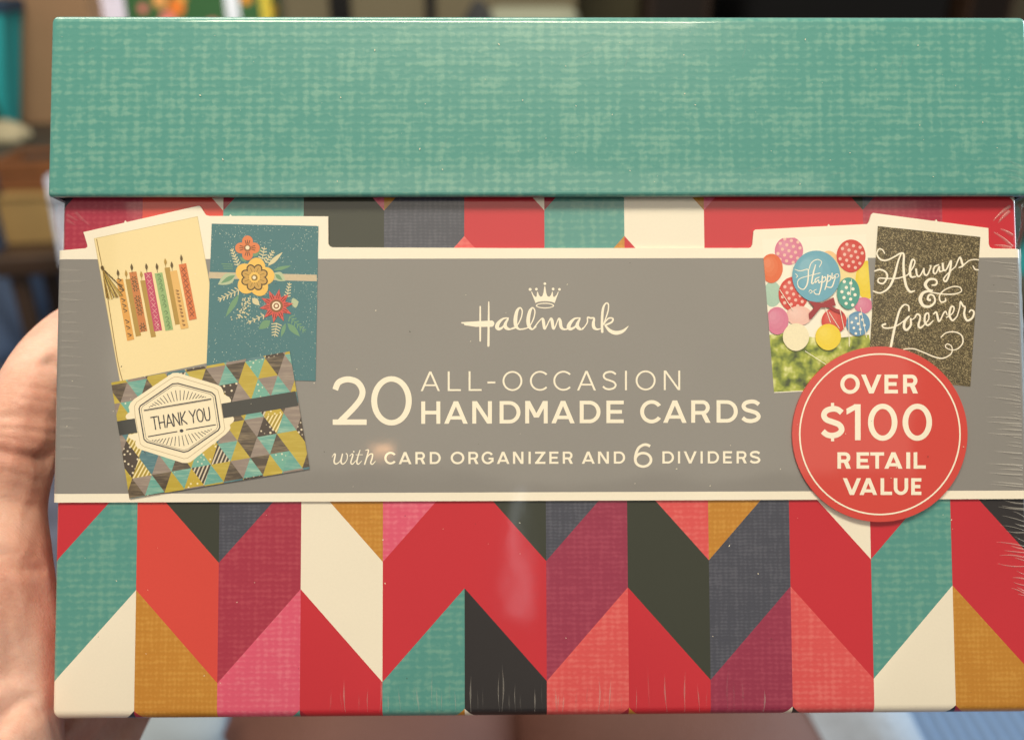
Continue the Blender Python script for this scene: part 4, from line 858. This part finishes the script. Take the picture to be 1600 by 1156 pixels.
# brown thighs of the same person: two legs meeting at the seat
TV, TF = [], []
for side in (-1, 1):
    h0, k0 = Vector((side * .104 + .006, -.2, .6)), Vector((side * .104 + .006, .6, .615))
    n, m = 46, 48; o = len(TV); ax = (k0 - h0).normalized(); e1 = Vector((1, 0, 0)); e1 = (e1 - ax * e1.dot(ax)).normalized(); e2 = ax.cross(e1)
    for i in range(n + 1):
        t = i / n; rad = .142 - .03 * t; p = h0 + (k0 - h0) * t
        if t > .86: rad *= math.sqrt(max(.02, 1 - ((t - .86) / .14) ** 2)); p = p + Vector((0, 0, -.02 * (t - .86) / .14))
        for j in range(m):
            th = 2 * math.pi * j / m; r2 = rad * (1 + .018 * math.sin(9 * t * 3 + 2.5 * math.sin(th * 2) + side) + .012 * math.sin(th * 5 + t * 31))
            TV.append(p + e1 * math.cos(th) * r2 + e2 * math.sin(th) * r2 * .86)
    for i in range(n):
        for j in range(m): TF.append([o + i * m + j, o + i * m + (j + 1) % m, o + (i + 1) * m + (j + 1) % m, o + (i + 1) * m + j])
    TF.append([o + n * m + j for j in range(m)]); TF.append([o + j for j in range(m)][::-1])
tr_ = mesh_obj('thighs', TV, TF, plain('thigh_brown', '634036', .7, .2, 22, bumps=.3, bscale=300), None, person, True)

# ================================================================ THE ROOM BEHIND
def bxm(bm, c, s, rz=0.0, bev=0.0, tilt=None):
    r = bmesh.ops.create_cube(bm, size=1); vs = r['verts']
    M = Matrix.Translation(c) @ Matrix.Rotation(rz, 4, 'Z') @ (tilt or Matrix()) @ Matrix.Diagonal((*s, 1)); bmesh.ops.transform(bm, matrix=M, verts=vs)
    if bev:
        es = list({e for v in vs for e in v.link_edges}); bmesh.ops.bevel(bm, geom=es, offset=bev, segments=3, affect='EDGES', profile=.6)
def part(name, boxes, mat, parent, bev=.006):
    bm = bmesh.new()
    for bx in boxes: bxm(bm, bx[0], bx[1], bx[2] if len(bx) > 2 else 0, bev)
    me = bpy.data.meshes.new(name); bm.to_mesh(me); bm.free(); me.materials.append(mat)
    o = bpy.data.objects.new(name, me); COL.objects.link(o)
    if parent is not None: o.parent = parent
    return o
t = NT('carpet').set(.95, 0, .1, .1); v = t.mapped((1, 1, 1)); n = t.noise(v, 9, 4); t.l(t.ramp(t.math('MULTIPLY_ADD', t.noise(v, 300, 3), .4, t.math('MULTIPLY', n, .7)), [(.3, '4a4c5a'), (.7, '6c7082')]), t.b.inputs['Base Color']); t.bump(t.noise(v, 420, 3), .6, .004)
fl = mesh_obj('floor', [(-6, -3, 0), (6, -3, 0), (6, 7, 0), (-6, 7, 0)], [[0, 1, 2, 3]], t.m); fl['kind'] = 'structure'
wm = plain('wall_paint', '8f8770', .85, .08, 2, bumps=.15, bscale=120)
w = part('wall', [((0, 5.56, 1.3), (12, .12, 2.6))], wm, None, .002); w['kind'] = 'structure'

def hit(x, y, z):
    """point on the level plane z that was seen at (x, y)"""
    p = WP(x, y, 1.0); o = CAM_M.translation; k = (z - o.z) / (p.z - o.z); return o + (p - o) * k
def blob(name, c, s, mat, seed, parent=None, amp=.25, freq=3.0):
    """soft rumpled lump standing on its base"""
    rn = random.Random(seed); ph = [(rn.uniform(0, 6), rn.uniform(1, freq), rn.uniform(1, freq), rn.uniform(1, freq)) for _ in range(9)]
    bm = bmesh.new(); bmesh.ops.create_icosphere(bm, subdivisions=4, radius=1)
    for v in bm.verts:
        p = v.co.copy(); k = 1 + amp * sum(math.sin(a + p.x * b * 1.7 + p.y * d * 1.7 + p.z * e * 1.7) for a, b, d, e in ph) / 4
        v.co = Vector((p.x * s[0] * k, p.y * s[1] * k, max((p.z * k + .62) * s[2] * .62, 0)))
    for f in bm.faces: f.smooth = True
    me = bpy.data.meshes.new(name); bm.to_mesh(me); bm.free(); me.materials.append(mat)
    o = bpy.data.objects.new(name, me); COL.objects.link(o); o.location = c
    if parent is not None: o.parent = parent
    return o
def frustum(name, c, s0, s1, h, mat, parent, rz=0.0, n=6):
    """bag body: base size s0, mouth size s1, slightly creased sides"""
    V, Fc = [], []
    for i in range(n + 1):
        t = i / n; a, b = s0[0] + (s1[0] - s0[0]) * t, s0[1] + (s1[1] - s0[1]) * t; d = .06 * math.sin(t * 3.1) * b
        V += [(x, y, h * t) for x, y in ((-a / 2, -b / 2), (0, -b / 2 - d * .3), (a / 2, -b / 2), (a / 2 - d, 0), (a / 2, b / 2), (0, b / 2), (-a / 2, b / 2), (-a / 2 + d, 0))]
    for i in range(n):
        for j in range(8): Fc.append([i * 8 + j, i * 8 + (j + 1) % 8, i * 8 + 8 + (j + 1) % 8, i * 8 + 8 + j])
    Fc.append([7 - j for j in range(8)])
    return mesh_obj(name, V, Fc, mat, None, parent)
def tube(name, pts, r, mat, parent, flat=1.0):
    q = crom(pts, 6); V, Fc = [], []; m = 10
    for i, p in enumerate(q):
        p = Vector(p); d = (Vector(q[min(i + 1, len(q) - 1)]) - Vector(q[max(i - 1, 0)])).normalized(); e1 = d.cross(Vector((0, 1, .01))).normalized(); e2 = d.cross(e1)
        V += [p + e1 * math.cos(a) * r + e2 * math.sin(a) * r * flat for a in [2 * math.pi * k / m for k in range(m)]]
    for i in range(len(q) - 1):
        for j in range(m): Fc.append([i * m + j, i * m + (j + 1) % m, i * m + m + (j + 1) % m, i * m + m + j])
    Fc += [[m - 1 - j for j in range(m)], [len(V) - m + j for j in range(m)]]
    return mesh_obj(name, V, Fc, mat, None, parent, True)

# sofa under the person
SOFA = NT('sofa_corduroy').set(.9, 0, .1, .2); t = SOFA; v = t.mapped((1, 1, 1)); wv_ = t.n('TexWave', bands_direction='X'); wv_.inputs['Scale'].default_value = 26; wv_.inputs['Distortion'].default_value = 1.2; t.l(v, wv_.inputs['Vector'])
t.l(t.mix(wv_.outputs['Fac'], lin('586c88'), lin('687d9a')), t.b.inputs['Base Color']); t.bump(wv_.outputs['Fac'], .7, .004)
so = tag(empty('sofa', (0, .1, 0)), 'light blue ribbed sofa seat under the brown trousers', 'sofa')
part('seat_cushion', [((0, .13, .42), (1.5, .9, .18))], SOFA.m, so, .05)
part('sofa_base', [((0, .1, .2), (1.5, .86, .26))], SOFA.m, so, .02)
for x in (-.66, .66):
    for y in (-.26, .46): part('leg', [((x, y, .035), (.06, .06, .08))], plain('dark_wood', '2c1f18', .4), so, .006)
tw = hit(1215, 1148, .52); tag(blob('lit_thigh_lump', (tw.x - .012, tw.y - .05, .505), (.078, .2, .19), plain('lit_thigh_pale', '98a3b2', .95, .06, 20, bumps=.5, bscale=90), 3, amp=.2), 'pale lump, added as the window-lit thigh side, on the blue sofa beside the trousers', 'lit thigh')  # pale lump put in for the window-lit side of the thigh
ti = hit(228, 1150, .715); tag(blob('white_tissue', (ti.x, ti.y, .70), (.05, .04, .03), plain('tissue_paper', '868f96', .9, .08, 30), 8, amp=.3), 'crumpled pale tissue lying on the brown trousers', 'tissue')

# desk with bags and cartons
DZ = .68; DWD = plain('desk_black', '35322d', .45, .25, 12)
dk_ = tag(empty('desk', (-1.35, 2.70, 0)), 'dark desk carrying the carton and the bags', 'desk'); dk_.rotation_euler.z = R(9)
part('desk_top', [((0, 0, DZ - .02), (2.1, .8, .04))], DWD, dk_, .006)
for x in (-.98, .98):
    for y in (-.34, .34): part('leg', [((x, y, (DZ - .042) / 2), (.05, .05, DZ - .042))], DWD, dk_, .004)
def on_desk(x, y): p = hit(x, y, DZ); return Vector((p.x, p.y, DZ + .0005))
p = on_desk(100, 196); ca = tag(empty('carton', (p.x, p.y + .14, p.z), R(-6)), 'tall plain brown cardboard carton standing on the dark desk', 'carton'); KR = plain('kraft_board', '8d6f52', .85, .1, 5)
part('carton_body', [((0, 0, .24), (.30, .26, .48))], KR, ca, .004); part('tape', [((0, 0, .481), (.05, .262, .004))], plain('packing_tape', '9b8058', .35), ca, .001)
p = on_desk(-18, 205); tb = tag(empty('tote_bag', p, R(8)), 'teal tote bag with dark rim and dark green strap on the desk', 'bag'); TE = plain('teal_canvas', '1f8f92', .75, .15, 10)
frustum('bag_body', p, (.14, .10), (.28, .15), .34, TE, tb); part('rim', [((0, 0, .335), (.292, .16, .035))], plain('navy_canvas', '1f3346', .8), tb, .008)
tube('strap', [(-.06, -.085, .33), (-.02, -.1, .24), (.05, -.09, .11), (.058, -.075, .02)], .02, plain('green_strap', '0f3a30', .8), tb, .5)
p = on_desk(8, 222); tag(blob('folded_scarf', p, (.075, .05, .05), plain('scarf_wool', '9d9478', .95, .3, 40, bumps=.5, bscale=120), 5), 'rumpled yellowish scarf in front of the teal tote bag', 'scarf')
def gift_bag(name, x0, x1, y, h, mat, label, rz=0.0):
    a, b = on_desk(x0, y), on_desk(x1, y); w = (b - a).length; g = tag(empty(name, ((a.x + b.x) / 2, (a.y + b.y) / 2 + .06, a.z), rz), label, 'bag')
    frustum('bag_body', None, (w, .1), (w * 1.02, .1), h, mat, g); return g, w
g, w_ = gift_bag('paper_bag', 172, 222, 190, .36, plain('lilac_paper', 'd8d3e6', .6, .05), 'pale lilac paper bag between the carton and the flowered bag')
tube('handle', [(-.02, -.052, .35), (-.02, -.05, .42), (.02, -.05, .42), (.02, -.052, .35)], .004, plain('white_cord', 'e6e4e0', .7), g)
fb = NT('flower_print').set(.5, .2, .1, .4); t = fb; vo = t.n('TexVoronoi'); vo.inputs['Scale'].default_value = 15; t.l(t.mapped((1, .3, 1)), vo.inputs['Vector']); sp = t.n('SeparateColor'); t.l(vo.outputs['Color'], sp.inputs[0])
cl = t.ramp(sp.outputs[0], [(0, 'e06a2c'), (.25, 'e9b62c'), (.5, 'e27a8a'), (.75, 'e8862f'), (1, 'f0c94a')]); t.l(t.mix(t.smooth(vo.outputs['Distance'], .42, .3), lin('2f5c33'), cl), t.b.inputs['Base Color'])
g, w_ = gift_bag('gift_bag', 226, 440, 190, .40, fb.m, 'gift bag printed with orange and yellow flowers on the desk')
part('side_trim', [((w_ / 2 - .012, -.056, .2), (.03, .006, .4))], plain('yellow_paper', 'c9b53c', .6), g, .001); part('ribbon', [((w_ * .24, -.058, .28), (.04, .006, .26))], plain('white_ribbon', 'dfe6f0', .4), g, .002)
# stool and boxes beside the desk
SZ = .5; p = hit(60, 392, SZ); st = tag(empty('stool', (p.x + .05, p.y + .13, 0), R(12)), 'dark low wooden stool in front of the desk', 'stool'); SW_ = plain('stool_wood', '3a2a1e', .5, .25, 14)
part('seat', [((0, 0, SZ - .025), (.34, .32, .05))], SW_, st, .012)
for x in (-.13, .13):
    for y in (-.12, .12): part('leg', [((x, y, (SZ - .052) / 2), (.035, .035, SZ - .052))], SW_, st, .004)
p = hit(45, 384, SZ); cb = tag(empty('cardboard_box', (p.x + .03, p.y + .12, SZ + .001), R(10)), 'golden brown cardboard box on the stool', 'box'); part('box_body', [((0, 0, .056), (.21, .2, .112))], plain('gold_board', '8d7244', .7, .25, 9), cb, .004); part('flap', [((0, -.06, .1145), (.206, .09, .004))], plain('gold_board', ''), cb, .001)
wb = tag(empty('wooden_crate', (p.x + .02, p.y + .15, SZ + .1175), R(4)), 'orange brown wooden crate on top of the golden cardboard box', 'crate'); CR_ = plain('crate_wood', '6d4324', .6, .3, 16)
for k in range(2): part('slat', [((0, -.075, .018 + k * .04), (.2, .012, .034))], CR_, wb, .003); part('slat', [((0, .075, .018 + k * .04), (.2, .012, .034))], CR_, wb, .003)
for x in (-.095, .095): part('end_board', [((x, 0, .038), (.012, .136, .076))], CR_, wb, .003)
p = hit(92, 372, SZ); tag(blob('white_pouch', (p.x + .015, p.y + .02, SZ + .001), (.042, .03, .075), plain('white_paper', 'e4dfe0', .7, .05), 12, amp=.12), 'small white paper pouch in front of the golden cardboard box', 'pouch')
p = hit(98, 330, SZ + .12); g = tag(empty('white_sack', (p.x + .015, p.y, SZ + .001), R(14)), 'narrow white paper sack standing beside the orange brown crate', 'sack'); frustum('sack_body', None, (.07, .05), (.06, .045), .2, plain('white_linen_cloth', 'c9cfdc', .9, .1), g); tube('sack_tie', [(-.03, -.03, .15), (0, -.034, .155), (.03, -.03, .15)], .004, plain('grey_cord', '70757c', .8), g)
p = hit(-28, 420, .3); tag(blob('blue_sack', (p.x - .02, p.y + .1, .001), (.14, .14, .44), plain('blue_grey_cloth', '5f708c', .95, .2, 14), 21), 'slack blue grey sack standing on the floor beside the stool', 'sack')
# far side of the room
def far(x, y): d = 5.0 / 4.53; return WP(x, y, 1)
def at_y(x, Y, row=13):
    p = WP(x, row, 1.0); o = CAM_M.translation; k = (Y - o.y) / (p.y - o.y); q = o + (p - o) * k; return q
TVY = 5.0
x0, x1 = at_y(1112, TVY).x, at_y(1478, TVY).x; cxx = (x0 + x1) / 2
ts = tag(empty('tv_stand', (cxx, TVY + .05, 0)), 'low dark stand below the black television', 'tv stand'); BW = plain('black_wood', '1a1513', .5, .2)
part('stand_top', [((0, 0, .5), (1.5, .4, .04))], BW, ts); part('shelf', [((0, 0, .12), (1.44, .38, .03))], BW, ts)
for x in (-.72, .72): part('side_panel', [((x, 0, .239), (.04, .4, .478))], BW, ts)
tv = tag(empty('television', (cxx, TVY, .521)), 'wide black television on the low dark stand', 'television')
sc_ = part('screen', [((0, 0, .43), (x1 - x0, .05, .72))], plain('black_glass', '060607', .12, .05), tv, .008); part('neck', [((0, .03, .05), (.12, .04, .1))], BW, tv); part('foot', [((0, .0, .008), (.5, .22, .016))], BW, tv, .004)
for a, b, hx, lab, cat in ((1004, 1100, '3a2a20', 'dark brown wooden tower cabinet beside the olive door', 'cabinet'), (1488, 1556, '4b3628', 'brown wooden loudspeaker between the television and the bare wall', 'loudspeaker')):
    xa, xb = at_y(a, TVY + .1).x, at_y(b, TVY + .1).x; e = tag(empty('tower_cabinet' if cat == 'cabinet' else 'loudspeaker', ((xa + xb) / 2, TVY + .1, 0)), lab, cat); mm = plain('brown_wood_' + cat, hx, .5, .3, 8)
    part('cabinet_body', [((0, 0, .62), (xb - xa, .35, 1.24))], mm, e); part('front_panel', [((0, -.178, .7), ((xb - xa) * .8, .012, .9))], plain('panel_' + cat, '241a14', .6), e, .003); part('plinth', [((0, .0, -.0 + .012), ((xb - xa) * 1.04, .36, .024))], BW, e, .002)
dv = tag(empty('room_divider', (0, 4.6, 0)), 'tan panelled room divider with black posts', 'room divider')
for k, (a, b) in enumerate(((447, 516), (549, 665), (681, 900))): xa, xb = at_y(a, 4.6).x, at_y(b, 4.6).x; part('panel', [(((xa + xb) / 2, 0, .82), (xb - xa - .002, .025, 1.6))], plain('tan_panel', '8b8166', .8, .12, 3), dv, .003)
for a, b in ((516, 549), (665, 681)): xa, xb = at_y(a, 4.6).x, at_y(b, 4.6).x; part('post', [(((xa + xb) / 2, 0, .85), (xb - xa, .06, 1.7))], plain('black_post', '0d0b0b', .4), dv, .004)
od = tag(empty('door', (0, 5.46, 0)), 'olive grey door leaf beside the dark tower cabinet', 'door'); xa, xb = at_y(905, 5.46).x, at_y(1000, 5.46).x; OD = plain('olive_paint', '5f5a40', .6, .08); part('door_leaf', [(((xa + xb) / 2, 0, 1.02), (xb - xa, .05, 2.03))], OD, od); part('handle', [((xa + .05, -.05, .98), (.1, .03, .025))], plain('steel', '9a9a98', .3, .05, metal=1), od, .004)
ac = tag(empty('armchair', (at_y(835, 3.4).x, 3.4, 0)), 'pale grey green armchair in front of the room divider', 'armchair'); GA = plain('grey_green_cloth', 'a8ab94', .9, .08, 10)
part('backrest', [((0, .3, .62), (.36, .16, .68))], GA, ac, .06); part('seat', [((0, 0, .36), (.4, .5, .2))], GA, ac, .05)
for x in (-.26, .26): part('armrest', [((x, .02, .42), (.12, .56, .42))], GA, ac, .05)
for x in (-.22, .22):
    for y in (-.2, .24): part('leg', [((x, y, .13), (.04, .04, .26))], BW, ac, .003)
p = at_y(762, 3.2, 10); tag(blob('dark_cushion', (ac.location.x - .19, 3.42, .632), (.09, .09, .36), plain('charcoal_cloth', '3b3c3d', .9), 31, amp=.12), 'dark cushion propped on the pale armchair', 'cushion')
# armchair and cushion on the window side
e = tag(empty('easy_chair', (1.46, 1.9, 0)), 'dark olive easy chair holding the teal cushion', 'chair'); OC = plain('olive_cloth', '3c3a2c', .9, .15, 10)
part('seat', [((0, 0, .26), (.8, .72, .32))], OC, e, .05); part('backrest', [((0, .36, .55), (.8, .16, .7))], OC, e, .06)
for x in (-.44, .44): part('armrest', [((x, 0, .32), (.12, .74, .5))], OC, e, .04)
for x in (-.36, .36):
    for y in (-.28, .34): part('leg', [((x, y, .05), (.05, .05, .1))], BW, e, .003)
tag(blob('teal_cushion', (1.24, 1.72, .421), (.22, .15, .36), plain('teal_cushion_cloth', '2a9aa0', .85, .1, 10), 41, amp=.1), 'bright teal cushion on the dark olive easy chair', 'cushion')
